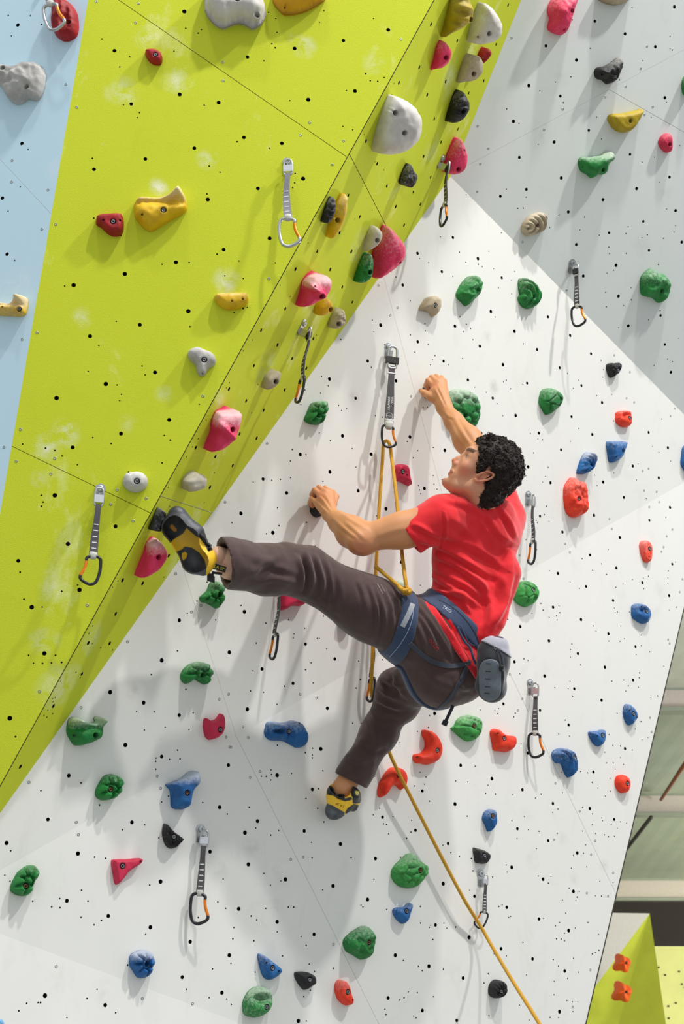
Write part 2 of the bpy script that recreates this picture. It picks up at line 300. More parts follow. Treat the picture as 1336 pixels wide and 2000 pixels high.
MET = {1: "383,489 71,930 68,1055 279,1101 243,1329 558,9 803,20 786,132 446,622 1292,360 1295,468 324,1301",
2: "1020,228 490,711 436,784 687,817 621,955",
3: "336,221 1122,269 1085,397 997,502 880,563 633,633 1155,620 1107,665 525,752 139,731 201,861 155,950 136,1111 400,1404",
4: "215,445 119,1006 94,1190 296,1264 318,1173 1177,813 679,1357 642,1440 848,1406 129,483 24,1109 1305,1427",
5: "253,131 888,170 999,299 957,344 1077,813 242,1087",
6: "931,575 1022,673 1081,661 1003,824 1047,849 1283,884 1257,928 1096,1247 1130,1233 1104,1360 1177,1367 1134,1455 1191,1426 372,1421 655,198 852,415",
7: "773,52 507,541 230,1041 1019,357 739,752 1110,580 1165,543 470,1134 1271,1085 1326,1055 1311,1305 1332,1363",
8: "434,1056 103,1246 529,1078 134,1308 33,1364",
9: "903,40 647,184 918,97 380,338 382,250 1268,101 1235,140 1217,203 1205,230 674,233 404,386 373,1150 398,1083 1139,1192 1244,740 1252,762 1311,464 1327,390 1148,1275 325,940",
10: "168,82 911,47 442,315 931,117 455,386 530,1151 326,1151 1116,1366 825,1337",
11: "202,20 144,55 452,517 380,530 627,1022",
12: "590,88 731,250 582,416 820,421 797,502 925,608 793,1170 895,743 690,1385 772,725"}
def pts_of(D):
    return [cpx(c, *map(float, s.split(','))) for c, st in D.items() for s in st.split()]
bigs, smls, mets = pts_of(BIG), pts_of(SML), pts_of(MET)
# holes the frame does not show continue on the same spacing outside it
for i in range(260):
    x, y = rng.uniform(-480, 1740), rng.uniform(-480, 2480)
    if -4 < x < 1340 and -4 < y < 2004: continue
    if all((x-a)**2+(y-b)**2 > 70**2 for a, b in bigs): bigs.append((x, y))
def edge_d(P, pt):
    m = 1e9; pt = np.array(pt)
    for i in range(len(P)):
        a, b = np.array(P[i-1], float), np.array(P[i], float); t = np.clip(np.dot(pt-a, b-a)/np.dot(b-a, b-a), 0, 1); m = min(m, np.linalg.norm(pt-a-t*(b-a)))
    return m
def frame_of(n):
    u = unit(np.cross([0, 0, 1.], n)); v = np.cross(n, u); return u, v
CAVE = []
def make_panel(k, P, mat, parent, name='panel', thick=.018):
    n = NRM[k]; u, v = frame_of(n); o = on(k, *np.mean(np.array(P), 0))
    outl = [on(k, *p) for p in P]; to2 = lambda q: Vector((float(np.dot(q-o, u)), float(np.dot(q-o, v))))
    V2 = [to2(q) for q in outl]; E2 = [(i, (i+1) % len(V2)) for i in range(len(V2))]; loops = []; used = []
    for pts, r, ns, dep in ((bigs, .0070, 12, .016), (smls, .0030, 7, .012)):
        for pt in pts:
            if not inside(P, pt): continue
            q = on(k, *pt); c = to2(q); rr = r*(1+.1*random.uniform(-1, 1))
            if edge_d(P, pt) < (7 if ns == 12 else 3.0)*(1 if k != 'C' else .8): continue
            if any((c-d).length < rr+r2+.0015 for d, r2 in used): continue
            used.append((c, rr)); b = len(V2); s = []
            for i in range(ns):
                a = 2*math.pi*i/ns; V2.append(c+Vector((math.cos(a)*rr, math.sin(a)*rr))); s.append(b+i)
            E2 += [(s[i], s[(i+1) % ns]) for i in range(ns)]; loops.append((s, c, rr, dep))
    r = delaunay_2d_cdt(V2, E2, [], 0, 1e-6, True)
    vv, ff = r[0], r[2]; keep = []
    cs = np.array([[c.x, c.y, rr*(.95 if len(s_) > 9 else .85)] for s_, c, rr, _ in loops]) if loops else np.zeros((0, 3))
    poly2 = [(p.x, p.y) for p in V2[:len(P)]]
    for f in ff:
        m = np.mean([[vv[i].x, vv[i].y] for i in f], 0)
        if len(cs) and np.any((cs[:, 0]-m[0])**2+(cs[:, 1]-m[1])**2 < cs[:, 2]**2): continue
        if not inside(poly2, m): continue
        keep.append(f)
    X = lambda p, z=0: o+u*p.x+v*p.y+n*z
    G = Geo(); flip = False
    V3 = [X(p) for p in vv]; f0 = keep[0]
    nn = np.cross(V3[f0[1]]-V3[f0[0]], V3[f0[2]]-V3[f0[0]])
    if np.dot(nn, n) < 0: keep = [tuple(reversed(f)) for f in keep]
    G.add(V3, keep, 0)
    m = len(P); top = [X(p) for p in V2[:m]]; bot = [X(p, -thick) for p in V2[:m]]
    G.add(top+bot, [(i, (i+1) % m, m+(i+1) % m, m+i) for i in range(m)], 1)
    for s, c, rr, dep in loops:
        ns = len(s)
        ring0 = [X(V2[i]) for i in s]; ring1 = [X(V2[i], -.003) for i in s]; ring2 = [X(V2[i], -dep) for i in s]
        G.add(ring0+ring1, [(i, (i+1) % ns, ns+(i+1) % ns, ns+i) for i in range(ns)], 2 if ns < 10 else 2)
        G.add(ring1+ring2, [(i, (i+1) % ns, ns+(i+1) % ns, ns+i) for i in range(ns)]+[tuple(range(ns, 2*ns))], 2)
    return G.build(name, [mat, M_PLY if k in 'BC' else mat, M_HOLE, M_NUT], parent, smooth=False)
def chalk_spots(m, pts, col):
    t = m.node_tree; b = t.nodes['Principled BSDF']; src = b.inputs['Base Color'].links[0].from_socket
    geo = N(t, 'ShaderNodeNewGeometry'); nz = noisetex(t, 17, 6, .72, geo.outputs['Position'], .5); nr = ramp(t, nz, .40, .66); acc = None
    wob = noisetex(t, 7, 3, .6, geo.outputs['Position'])
    for P, r, k in pts:
        d = N(t, 'ShaderNodeVectorMath', operation='DISTANCE'); t.links.new(geo.outputs['Position'], d.inputs[0]); d.inputs[1].default_value = tuple(P)
        w = N(t, 'ShaderNodeMath', operation='MULTIPLY_ADD'); t.links.new(wob, w.inputs[0]); w.inputs[1].default_value = r*1.1; t.links.new(d.outputs['Value'], w.inputs[2])
        mr = N(t, 'ShaderNodeMapRange'); t.links.new(w.outputs[0], mr.inputs[0]); mr.inputs[1].default_value = r*.5; mr.inputs[2].default_value = r*1.6; mr.inputs[3].default_value = k; mr.inputs[4].default_value = 0
        if acc is None: acc = mr.outputs[0]
        else: q = N(t, 'ShaderNodeMath', operation='MAXIMUM'); t.links.new(acc, q.inputs[0]); t.links.new(mr.outputs[0], q.inputs[1]); acc = q.outputs[0]
    q = N(t, 'ShaderNodeMath', operation='MULTIPLY', use_clamp=True); t.links.new(acc, q.inputs[0]); t.links.new(nr, q.inputs[1])
    t.links.new(mix(t, q.outputs[0], src, col), b.inputs['Base Color'])
LS = [('B', 290, 72, .05, 1.), ('B', 240, 182, .06, .9), ('B', 345, 160, .05, .8), ('B', 405, 312, .04, .9), ('B', 312, 365, .035, 1.2), ('B', 595, 88, .05, 1.), ('B', 730, 122, .05, .8), ('B', 560, 75, .03, .9), ('B', 130, 845, .05, 1.2), ('B', 90, 872, .05, 1.1), ('B', 160, 622, .04, .8), ('B', 440, 548, .05, 1.), ('B', 75, 935, .03, .7), ('B', 85, 1255, .05, .8), ('B', 100, 1150, .05, .7), ('B', 320, 770, .03, .6), ('B', 250, 825, .04, .6),
      ('C', 520, 720, .08, .6), ('C', 300, 1080, .06, .6), ('C', 120, 1340, .09, .9), ('C', 180, 1245, .06, .7), ('C', 700, 480, .08, .6), ('C', 840, 300, .08, .6), ('C', 610, 590, .07, .7), ('C', 880, 150, .09, .7), ('C', 920, 90, .08, .8), ('C', 640, 420, .06, .6), ('C', 430, 780, .05, .6)]
chalk_spots(MW['lime'], [(on(k, x, y), r, a) for k, x, y, r, a in LS], (.80, .82, .62, 1))
WS = [('A', 40, 545, .05, 1.), ('A', 20, 560, .05, .9), ('A', 120, 330, .06, .5)]
chalk_spots(MW['blue'], [(on(k, x, y), r, a) for k, x, y, r, a in WS], (.86, .90, .92, 1))
GS = [('E', 950, 660, .03, .8), ('E', 965, 755, .035, .9), ('E', 260, 1350, .03, .8), ('F', 490, 1655, .04, .7), ('F', 430, 1692, .05, .6), ('F', 550, 1700, .05, .5), ('F', 540, 1780, .04, .6), ('F', 520, 1800, .03, .7), ('F', 1030, 1590, .04, .5), ('F', 1120, 1715, .03, .6), ('F', 1100, 1640, .04, .4), ('F', 330, 1530, .04, .4), ('F', 1180, 1690, .03, .5), ('F', 1070, 1190, .04, .5), ('F', 1290, 1155, .05, .5), ('E', 1290, 1120, .04, .4), ('F', 880, 1900, .05, .4), ('E', 690, 775, .03, .5), ('E', 540, 790, .03, .4), ('F', 1040, 1680, .04, .4), ('G', 200, 1940, .05, .4), ('F', 60, 1740, .05, .4)]
chalk_spots(MW['white'], [(on(k, x, y), r, a) for k, x, y, r, a in GS], (.50, .50, .47, 1))
chalk_spots(MW['grey'], [(on('D', x, y), r, a) for x, y, r, a in ((1100, 150, .05, .4), (1050, 260, .06, .4), (1250, 480, .06, .5), (1150, 230, .05, .5), (1300, 380, .05, .4), (1180, 330, .07, .4))], (.48, .50, .49, 1))
WALLS = {}
info = {'A': ('wall_left', 'blue', 'pale blue plywood climbing wall at the far left, pierced by bolt holes', 'panel'),
        'B': ('wall_front', 'lime', 'broad lime green climbing wall facing the viewer, chalk smudged', 'panel'),
        'C': ('wall_side', 'lime', 'narrow lime green return between the dark joint and the white wall', 'panel'),
        'D': ('wall_overhang', 'grey', 'pale grey overhanging climbing wall at the upper right', 'panel'),
        'E': ('wall_middle', 'white', 'white climbing wall triangle behind the climber', 'panel'),
        'F': ('wall_lower', 'white', 'white climbing wall below the diagonal crease', 'panel'),
        'G': ('wall_foot', 'white', 'white strip of climbing wall along the bottom edge', 'panel')}
for k, (nm, mt, lab, pn) in info.items():
    root = empty(nm, on(k, *np.mean(np.array(FAC[k]), 0))); tag(root, lab, None, 'facets of the climbing wall', 'structure'); WALLS[k] = root
    ch = [make_panel(k, P, MW[mt], None) for P in pan[k]]
    # screws with a cross recess hold the panels
    G = Geo(); n = NRM[k]
    for pt in mets:
        if inside(FAC[k], pt) and edge_d(FAC[k], pt) > 3:
            q = on(k, *pt); G.lathe(q, n, [(-.001, .0052), (.0006, .0050), (.0008, .0030), (-.0006, .0018), (-.0022, .0008)], 10)
    if G.v:
        s = G.build('panel_screws', [M_SCREW]); s['kind'] = 'stuff'; ch.append(s)
    reparent(root, ch)
# backing frame closing the free right edge of the white walls
G = Geo()
e0, e1, e2, e3 = on('F', *P1), on('F', 1336, 1185), on('F', 1143, 2000), on('F', *G1)
bk = np.array([.0, .30, 0.0]); e0, e1, e2, e3 = (p+AX*.007 for p in (e0, e1, e2, e3))
for a, b in ((e0, e1), (e1, e2), (e2, e3)):
    n_ = NRM['F']; o_ = AX*.012
    G.add([a-n_*.003, b-n_*.003, b-n_*.018+bk, a-n_*.018+bk, a-n_*.003-o_, b-n_*.003-o_], [(0, 1, 2, 3), (0, 4, 5, 1)])
bf = G.build('trim_1', [M_PLY], smooth=False); tag(bf, 'dark timber backing along the free right edge of the white wall', None, None, 'structure')
# ================================================================ HALL BEHIND AND AROUND
def elev_h(y, dist, x=668):           # height above camera of picture row y at horizontal distance dist
    a = PITCH+math.atan((CY-y)/F); return dist*math.tan(a)
def azx(x, y, Y):                     # world x of pixel (x,y) on the plane at world Y
    d = AX*(x-CX)/F-AY*(y-CY)/F-AZ; t = Y/d[1]; return (CAM+d*t)
M_FLOOR = simple('grey_safety_matting', srgb(150, 150, 146), .8, var=.1)
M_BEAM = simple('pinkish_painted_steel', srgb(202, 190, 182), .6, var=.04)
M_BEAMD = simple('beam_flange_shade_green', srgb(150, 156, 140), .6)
M_DECK = simple('pale_roof_decking', srgb(196, 198, 184), .7, var=.05, vs=3)
M_DECKG = simple('greenish_roof_sheet', srgb(158, 166, 146), .7, var=.06, vs=2)
M_DARKW = simple('dark_brown_gable_wall', srgb(56, 50, 46), .9, var=.1)
M_RUST = simple('rust_brown_rod', srgb(150, 84, 48), .6)
M_RODD = simple('dark_brace_rod', srgb(70, 64, 56), .6)
M_HW = simple('far_wall_beige_white', srgb(226, 220, 210), .8, var=.04)
M_HL = simple('far_wall_lime', srgb(212, 220, 66), .8, var=.08, vs=3)
M_HY = simple('far_wall_pale_yellow', srgb(246, 244, 158), .8, var=.05, vs=3)
G = Geo(); G.box((0, 8, -.05), (30, 0, 0), (0, 30, 0), (0, 0, .05)); tag(G.build('floor', M_FLOOR, smooth=False), 'grey padded floor of the climbing hall', None, None, 'structure')
rows = [(8, 1000), (15, 1345), (20, 1552), (25, 1718), (27, 1745)]
dk = [(Y, CAM[2]+elev_h(y, Y)) for Y, y in rows]
# corrugated decking between the beams, sheet by sheet
root = empty('ceiling', (6, 15, 5)); tag(root, 'sloping roof of pale corrugated sheets seen past the right edge', None, None, 'structure'); ch = []
for i in range(len(dk)-1):
    (Y0, z0), (Y1, z1) = dk[i], dk[i+1]; G = Geo(); n = 140; V = []
    for k in range(n+1):
        x = 0+k*.125; dz = .004*(k % 2)
        V += [(x, Y0, z0+dz), (x, Y1, z1+dz)]
    G.add(V, [(2*k, 2*k+2, 2*k+3, 2*k+1) for k in range(n)])
    ch.append(G.build('roof_sheet', [M_DECK if i in (0, 3) else M_DECKG], smooth=False))
reparent(root, ch)
for i, (Y, yt, yb) in enumerate(((15, 1345, 1383), (20, 1552, 1588), (25, 1718, 1754))):
    zt, zb = CAM[2]+elev_h(yt, Y), CAM[2]+elev_h(yb, Y); G = Geo(); cx = 8
    G.box((cx, Y, (zt+zb)/2), (9, 0, 0), (0, .03, 0), (0, 0, (zt-zb)/2), 0)
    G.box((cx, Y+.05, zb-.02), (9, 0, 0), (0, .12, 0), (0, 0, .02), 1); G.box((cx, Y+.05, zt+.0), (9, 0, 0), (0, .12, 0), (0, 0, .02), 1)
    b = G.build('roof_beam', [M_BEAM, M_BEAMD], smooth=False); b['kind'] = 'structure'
    tag(b, ['nearest pinkish steel roof beam at the right edge', 'middle pinkish steel roof beam with a rod ending on it', 'farthest pinkish steel roof beam above the dark gable'][i], None, 'roof beams', 'structure')
def seg_px(a, b, Ya, Yb, r, name, mat, lab):
    G = Geo(); G.tube([azx(*a, Ya), azx(*b, Yb)], r, 8); return tag(G.build(name, [mat]), lab, 'rod')
seg_px((1352, 1470), (1291, 1562), 13.5, 19.8, .022, 'brace_rod', M_RUST, 'rust brown slanting rod reaching the middle roof beam')
seg_px((1272, 1596), (1216, 1668), 19.5, 22.5, .028, 'brace_rod', M_RODD, 'dark slanting rod below the middle roof beam')
G = Geo(); z = CAM[2]; G.box((8, 27.2, z+1), (14, 0, 0), (0, .1, 0), (0, 0, 4)); tag(G.build('wall_back', M_DARKW, smooth=False), 'dark brown gable wall at the far end of the hall', None, None, 'structure')
# far climbing tower: white and lime facets, pale yellow wall to its right
YT = 16.0
def q(x, y, Y=YT): return azx(x, y, Y)
G = Geo(); a, b, c_, d = q(1040, 1781), q(1269, 1784), q(1060, 1960), q(1277, 2000)
bot = lambda x, y: np.array([azx(x, y, YT)[0], YT, 0.0])
A1, B1 = q(1080, 1781), q(1269, 1784); D1 = q(1100, 2010)
Bb = np.array([B1[0]+.03, YT-.9, 0.0]); Ab = np.array([A1[0], YT, 0.0]); back = np.array([0, 1.2, 0])
G.add([A1, B1, D1, Ab], [(0, 3, 2), (0, 2, 1)], 0)
G.add([B1, D1, Ab, Bb], [(0, 1, 2), (0, 2, 3)], 1)
G.add([A1, B1, B1+back, A1+back], [(0, 1, 2, 3)], 0)
G.add([B1, Bb, Bb+back*1.8, B1+back], [(0, 1, 2, 3)], 1)
tw = G.build('wall_tower', [M_HW, M_HL], smooth=False); tag(tw, 'far lime and white climbing tower at the lower right', None, 'far climbing walls', 'structure')
G = Geo(); zt = azx(1300, 1848, 18)[2]; x0 = azx(1255, 1900, 18)[0]
G.box((x0+3, 18.1, zt/2), (3, 0, 0), (0, .1, 0), (0, 0, zt/2)); tag(G.build('wall_yellow', M_HY, smooth=False), 'far pale yellow climbing wall at the lower right corner', None, 'far climbing walls', 'structure')
G = Geo()
for i in range(26):
    x, y = 1275+rng.uniform(4, 90), rng.uniform(1870, 2060); G.lathe(azx(x, y, 17.99), (0, -1, 0), [(0, .012), (.004, .011), (.005, .004)], 8)
s = G.build('bolt_holes', [M_NUT]); s['kind'] = 'stuff'; tag(s, 'rows of dark bolt holes in the far pale yellow wall', 'bolt holes')
# ================================================================ HOLDS
def hold_mat(name, col, dark, chalk=.35, rough=.55, spec=.35):
    m, t, b = nt(name); b.inputs['Roughness'].default_value = rough; b.inputs['Specular IOR Level'].default_value = spec
    at = N(t, 'ShaderNodeAttribute', attribute_name='chalk_grooves')           # r chalk, g darker grooves and bolt pit rims
    sp = N(t, 'ShaderNodeSeparateColor'); t.links.new(at.outputs['Color'], sp.inputs[0])
    n1 = noisetex(t, 22, 5, .65); n2 = noisetex(t, 110, 4, .7)
    c = mix(t, ramp(t, n1, .35, .7), dark, col)
    c = mix(t, mixf(t, sp.outputs[1], .8), c, tuple(x*.42 for x in col[:3])+(1,))
    ad = N(t, 'ShaderNodeMath', operation='MULTIPLY_ADD'); t.links.new(n2, ad.inputs[0]); ad.inputs[1].default_value = .9; t.links.new(sp.outputs[0], ad.inputs[2])
    mm = N(t, 'ShaderNodeMath', operation='MULTIPLY'); t.links.new(ramp(t, ad.outputs[0], .55, 1.25), mm.inputs[0]); mm.inputs[1].default_value = chalk*2
    mm.use_clamp = True
    c = mix(t, mm.outputs[0], c, tuple(.34*x+.66*y for x, y in zip(col[:3], (.82, .81, .78)))+(1,)); t.links.new(c, b.inputs['Base Color'])
    bump(t, b, noisetex(t, 500, 3, .6), .35, .0008); return m
HM = {'red': hold_mat('red_resin', srgb(178, 28, 36), srgb(140, 16, 24)), 'orange': hold_mat('orange_resin', srgb(244, 72, 38), srgb(226, 48, 26), .3),
 'pink': hold_mat('pink_resin', srgb(236, 62, 108), srgb(220, 42, 90), .4), 'crimson': hold_mat('crimson_resin', srgb(212, 46, 84), srgb(192, 36, 70), .2),
 'green': hold_mat('green_resin', srgb(34, 138, 62), srgb(16, 108, 44), .42), 'lgreen': hold_mat('bright_green_resin', srgb(70, 164, 78), srgb(44, 140, 60), .45),
 'blue': hold_mat('blue_resin', srgb(34, 106, 170), srgb(22, 80, 142), .36), 'lblue': hold_mat('pale_blue_resin', srgb(110, 180, 220), srgb(90, 160, 210), .3),
 'black': hold_mat('black_resin', srgb(42, 42, 44), srgb(24, 24, 26), .25), 'yellow': hold_mat('yellow_resin', srgb(232, 190, 24), srgb(208, 162, 12), .34),
 'olive': hold_mat('old_yellow_resin', srgb(184, 160, 24), srgb(160, 136, 14), .15), 'ochre': hold_mat('ochre_resin', srgb(226, 170, 24), srgb(214, 152, 12), .1),
 'grey': hold_mat('stone_grey_resin', srgb(196, 193, 188), srgb(168, 165, 160), .3, .8), 'white': hold_mat('off_white_resin', srgb(214, 210, 204), srgb(196, 190, 184), .3, .75),
 'cream': hold_mat('cream_resin', srgb(208, 200, 182), srgb(180, 172, 156), .3, .8), 'beige': hold_mat('sand_beige_resin', srgb(198, 184, 160), srgb(170, 156, 132), .25, .85)}
M_BOLT = simple('bolt_dark_steel', srgb(128, 130, 134), .35, .7)
M_WASH = simple('washer_black', srgb(22, 22, 24), .5, .3)
M_SOCK = simple('bolt_socket_black', (.003, .003, .003, 1), .8)
M_RB = simple('bolt_rusty', srgb(120, 84, 60), .55, .5)

def hfun(style, X, Y, r, t, rad, ang, seed, scale):
    """relief, as a fraction of the height: X,Y in -1..1, r centre distance, t 0 at rim 1 inside"""
    if style == 'smooth': return 0*X, 0*X
    if style == 'lobes':                                  # round bulges with seams between (cell pattern)
        rs = np.random.default_rng(seed); k = 7 if scale > .075 else 6
        c = np.array([[math.cos(a)*.58, math.sin(a)*.58] for a in np.linspace(0, 2*math.pi, k, endpoint=False)+rs.uniform(0, 1)]+[[0, 0]])
        c = c+rs.uniform(-.08, .08, c.shape); d = np.sort(np.hypot(X[:, None]-c[:, 0], Y[:, None]-c[:, 1]), 1)
        g = d[:, 1]-d[:, 0]; return .34*np.minimum(1, g/.28)-.26-.2*d[:, 0]**2*0, np.exp(-(g/.07)**2)
    if style == 'scales':
        rs = np.random.default_rng(seed); c = rs.uniform(-1, 1, (26, 2)); d = np.sort(np.hypot(X[:, None]-c[:, 0], Y[:, None]-c[:, 1]), 1)
        g = d[:, 1]-d[:, 0]; return .20*np.minimum(1, g/.16)-.12, .8*np.exp(-(g/.05)**2)
    if style == 'turtle':
        rs = np.random.default_rng(seed); c = np.array([[math.cos(a)*.66, math.sin(a)*.66] for a in np.linspace(0, 2*math.pi, 8, endpoint=False)]+[[.0, -.05]])
        d = np.hypot(X[:, None]-c[:, 0], Y[:, None]-c[:, 1]); m = d[:, :8].min(1); rg = np.exp(-((m-.25)/.05)**2)
        return .10*(m < .25)*(1-m/.25)-.16*rg, rg
    if style == 'rock':
        v = np.array([noise.noise(Vector((x*1.6+seed, y*1.6, 0)))*.5+noise.noise(Vector((x*4+seed, y*4, 3)))*.28 for x, y in zip(X, Y)])
        return .5*v, np.clip(-v*2, 0, 1)*.5
    if style == 'facets':
        rs = np.random.default_rng(seed); pl = [(math.cos(a)*s, math.sin(a)*s, q) for a, s, q in zip(rs.uniform(0, 6.28, 9), rs.uniform(.3, .9, 9), rs.uniform(.1, .35, 9))]
        h = np.min([q-(X*a+Y*b)*.55 for a, b, q in pl], 0); return np.clip(h, -.6, .3), 0*X
    if style == 'flutes':                                 # ribs fanning from one end
        a = np.arctan2(Y+1.25, X); g = np.cos(a*30); return .10*g, np.clip(-g, 0, 1)*.7
    if style == 'arcs':
        d = np.hypot(X+.75, Y+.2); g = np.cos(d*17); return .13*g, np.clip(-g, 0, 1)*.7
    if style == 'bands':
        g = np.cos((Y+.15*X)*13); return .09*g, np.clip(-g, 0, 1)*.5
    if style == 'veins':
        g1 = np.abs(np.sin((Y+.35*X+.25*X*X)*5.2)); g2 = np.abs(np.sin((X-.4*Y)*3.3+1)); e = np.minimum(g1, .35+g2*.8)
        return -.17*np.exp(-(e/.16)**2), np.exp(-(e/.13)**2)
    if style == 'cracks':
        rs = np.random.default_rng(seed); c = rs.uniform(-1, 1, (9, 2)); d = np.sort(np.hypot(X[:, None]-c[:, 0], Y[:, None]-c[:, 1]), 1)
        g = d[:, 1]-d[:, 0]; return -.16*np.exp(-(g/.06)**2), .8*np.exp(-(g/.05)**2)
    if style == 'ledge':                                  # incut edge: raised lip along the top, hollow under it
        lip = np.exp(-((Y-.62)/.22)**2); return .38*lip-.22*np.exp(-((Y-.15)/.2)**2), 0*X
    if style == 'scoop': return -.45*np.exp(-((X/.55)**2+((Y-.25)/.28)**2)), 0*X
    if style == 'slot': return -.55*np.exp(-(((X+.5)/.3)**2+((Y-.12)/.13)**2))-.22*np.exp(-((X+.02)/.14)**2), np.exp(-(((X+.5)/.3)**2+((Y-.12)/.1)**2))
    if style == 'keel': return .30*np.exp(-((X*.6+Y*.8)/.18)**2)-.1, 0*X
    return 0*X, 0*X
def poly_dist(P, A):
    d = np.full(len(P), 1e9); ins = np.zeros(len(P), bool)
    for i in range(len(A)):
        a, b = A[i-1], A[i]; ab = b-a; t = np.clip(((P-a)@ab)/(ab@ab+1e-12), 0, 1); d = np.minimum(d, np.hypot(*(P-a-t[:, None]*ab).T))
        c = (a[1] > P[:, 1]) != (b[1] > P[:, 1]); xx = (b[0]-a[0])*(P[:, 1]-a[1])/(b[1]-a[1]+1e-12)+a[0]; ins ^= c & (P[:, 0] < xx)
    return d, ins
HM['amber'] = hold_mat('bright_orange_resin', srgb(255, 112, 40), srgb(246, 92, 30), .2)
HG = {'A': 'climbing holds on the blue wall', 'B': 'climbing holds on the lime wall', 'C': 'climbing holds on the lime return', 'D': 'climbing holds on the grey overhang', 'E': 'climbing holds on the middle white wall', 'F': 'climbing holds on the lower white wall', 'G': 'climbing holds on the lower white wall'}
def make_hold(pl, pts, col, H, style='smooth', label='', bolts=(), chalk=.08, chtop=.2, group=None, fl=.35, name='climbing_hold', lean=0., rusty=False, minsc=.3):
    """pts: outline in the picture; bolts: (x, y, kind) kind 0 socket bolt in a pit, 1 bare pit, 2 small screw hole"""
    nw = NRM[pl]; P = np.array(pts, float); c0 = P.mean(0); o = on(pl, *c0); ow = o.copy(); tl = .62 if pl == 'C' else 0
    n = unit(nw*(1-tl)+unit(CAM-o)*tl); u, v = frame_of(n)
    def onh(pl_, x, y):                # picture point onto the working plane of this hold
        d = unit(wp(x, y, 1.0)-CAM); return CAM+d*np.dot(o-CAM, n)/np.dot(d, n)
    if tl:
        H *= .62; sd = min(np.dot(onh(0, *p)-ow, nw) for p in P)
        o = o+unit(CAM-o)*(-sd/np.dot(unit(CAM-o), nw)+.004)
    # outline on the wall
    A3 = np.array([onh(pl, *p) for p in P])-o; A = np.stack([A3@u, A3@v], 1); A = np.array(spline(list(A), 4, True))
    lo, hi = P.min(0), P.max(0); P4 = np.array(spline(list(P), 4, True)); lo, hi = P4.min(0), P4.max(0)
    size = np.ptp(A, 0).max(); sp = max(size/(36 if style not in ('smooth', 'scoop', 'keel') else 26), .0022)
    S = np.array([1., 1.]); O = np.array([0., 0.]); seed = int(abs(c0[0]*7+c0[1]*3)) % 9973
    jx = np.array([noise.noise(Vector((a[0]*60, a[1]*60, seed))) for a in A])[:, None]
    ctr = A.mean(0); A = ctr+(A-ctr)*(1+.03*jx)
    Jx = (w2px(o+u*.01)-w2px(o))/.01; Jy = (w2px(o+v*.01)-w2px(o))/.01; J = np.stack([Jx, Jy], 1); Ji = np.linalg.inv(J)
    Jn = (w2px(o+n*.01)-w2px(o))/.01
    def surf(Bp, pts2, scaleref):
        d, ins = poly_dist(pts2, Bp); R = max(d[ins].max() if ins.any() else 1e-3, 1e-4)
        t = np.clip(d/(R*(1.0-fl*.6)), 0, 1); t[~ins] = 0
        return d, t, ins
    for it in range(4):
        B = O+A*S
        g0, g1 = B.min(0), B.max(0); xs = np.arange(g0[0], g1[0], sp); ys = np.arange(g0[1], g1[1], sp)
        gx, gy = np.meshgrid(xs, ys); gx = gx+(np.arange(len(ys)) % 2)[:, None]*sp*.5; q2 = np.stack([gx.ravel(), gy.ravel()], 1)
        d, ins = poly_dist(q2, B); q2 = q2[ins & (d > sp*.45)]
        d, t, _ = surf(B, q2, 1); prof = np.sqrt(np.maximum(0, 1-(1-t)**2.2))
        cc = B.mean(0); hs = np.ptp(B, 0)/2+1e-6; m0 = (B.min(0)+B.max(0))/2
        # picture-aligned coordinates, so relief reads upright
        e = (q2-m0)@J.T; rr = np.abs((B-m0)@J.T).max(0); X, Y = e[:, 0]/rr[0], -e[:, 1]/rr[1]
        hf, gr = hfun(style, X, Y, np.hypot(X, Y), t, None, None, seed, size)
        h = H*(.13+.87*prof*(1+lean*Y))+H*1.5*hf*np.minimum(1, t*2.2)
        h = np.maximum(h, .003)
        W3 = o+q2[:, :1]*u+q2[:, 1:]*v+h[:, None]*n
        Bz = o+B[:, :1]*u+B[:, 1:]*v; allp = w2px(np.vstack([W3, Bz, Bz+n*H*.13]))
        plo, phi = allp.min(0), allp.max(0)
        if it == 3: break
        k = (hi-lo)/(phi-plo); # picture-space correction
        kc = (hi+lo)/2-(phi+plo)/2
        # apply in the wall plane: scale along the axes nearest to picture x and y
        Mx = Ji@np.diag(k)@J; B2 = (B-B.mean(0))@Mx.T+B.mean(0)+Ji@kc
        area = lambda Z: abs(np.sum(Z[:, 0]*np.roll(Z[:, 1], -1)-Z[:, 1]*np.roll(Z[:, 0], -1)))
        if area(B2) < minsc**1*area(A): B2 = (B-B.mean(0))+B.mean(0)+Ji@kc
        A = B2; S = np.array([1., 1.]); O = np.array([0., 0.])
    # bolt positions in the plane: solve picture position at the local height
    pits = []
    for bx, by, kd in bolts:
        q = Ji@(np.array([bx, by])-w2px(o)-Jn*H*.7); rad = {0: .0105, 1: .0095, 2: .0042}[kd]*(1 if size > .07 else .85)
        dB = poly_dist(q[None], B); 
        if not dB[1][0]: q = q*.8+B.mean(0)*.2
        dB = poly_dist(q[None], B)
        if dB[1][0]: rad = min(rad, dB[0][0]*.8)
        pits.append((q, rad, kd))
    V2 = [Vector(map(float, b)) for b in B]; nB = len(V2); E2 = [(i, (i+1) % nB) for i in range(nB)]; H_ = [0.]*0
    pr = []
    for q, rad, kd in pits:
        for ri, (f, z) in enumerate(((1.25, 1), (1.0, 1), (.93, 0), (.5, 0))):
            for i in range(14):
                a = 2*math.pi*i/14; pr.append((q[0]+math.cos(a)*rad*f, q[1]+math.sin(a)*rad*f))
    pr = np.array(pr).reshape(-1, 2)
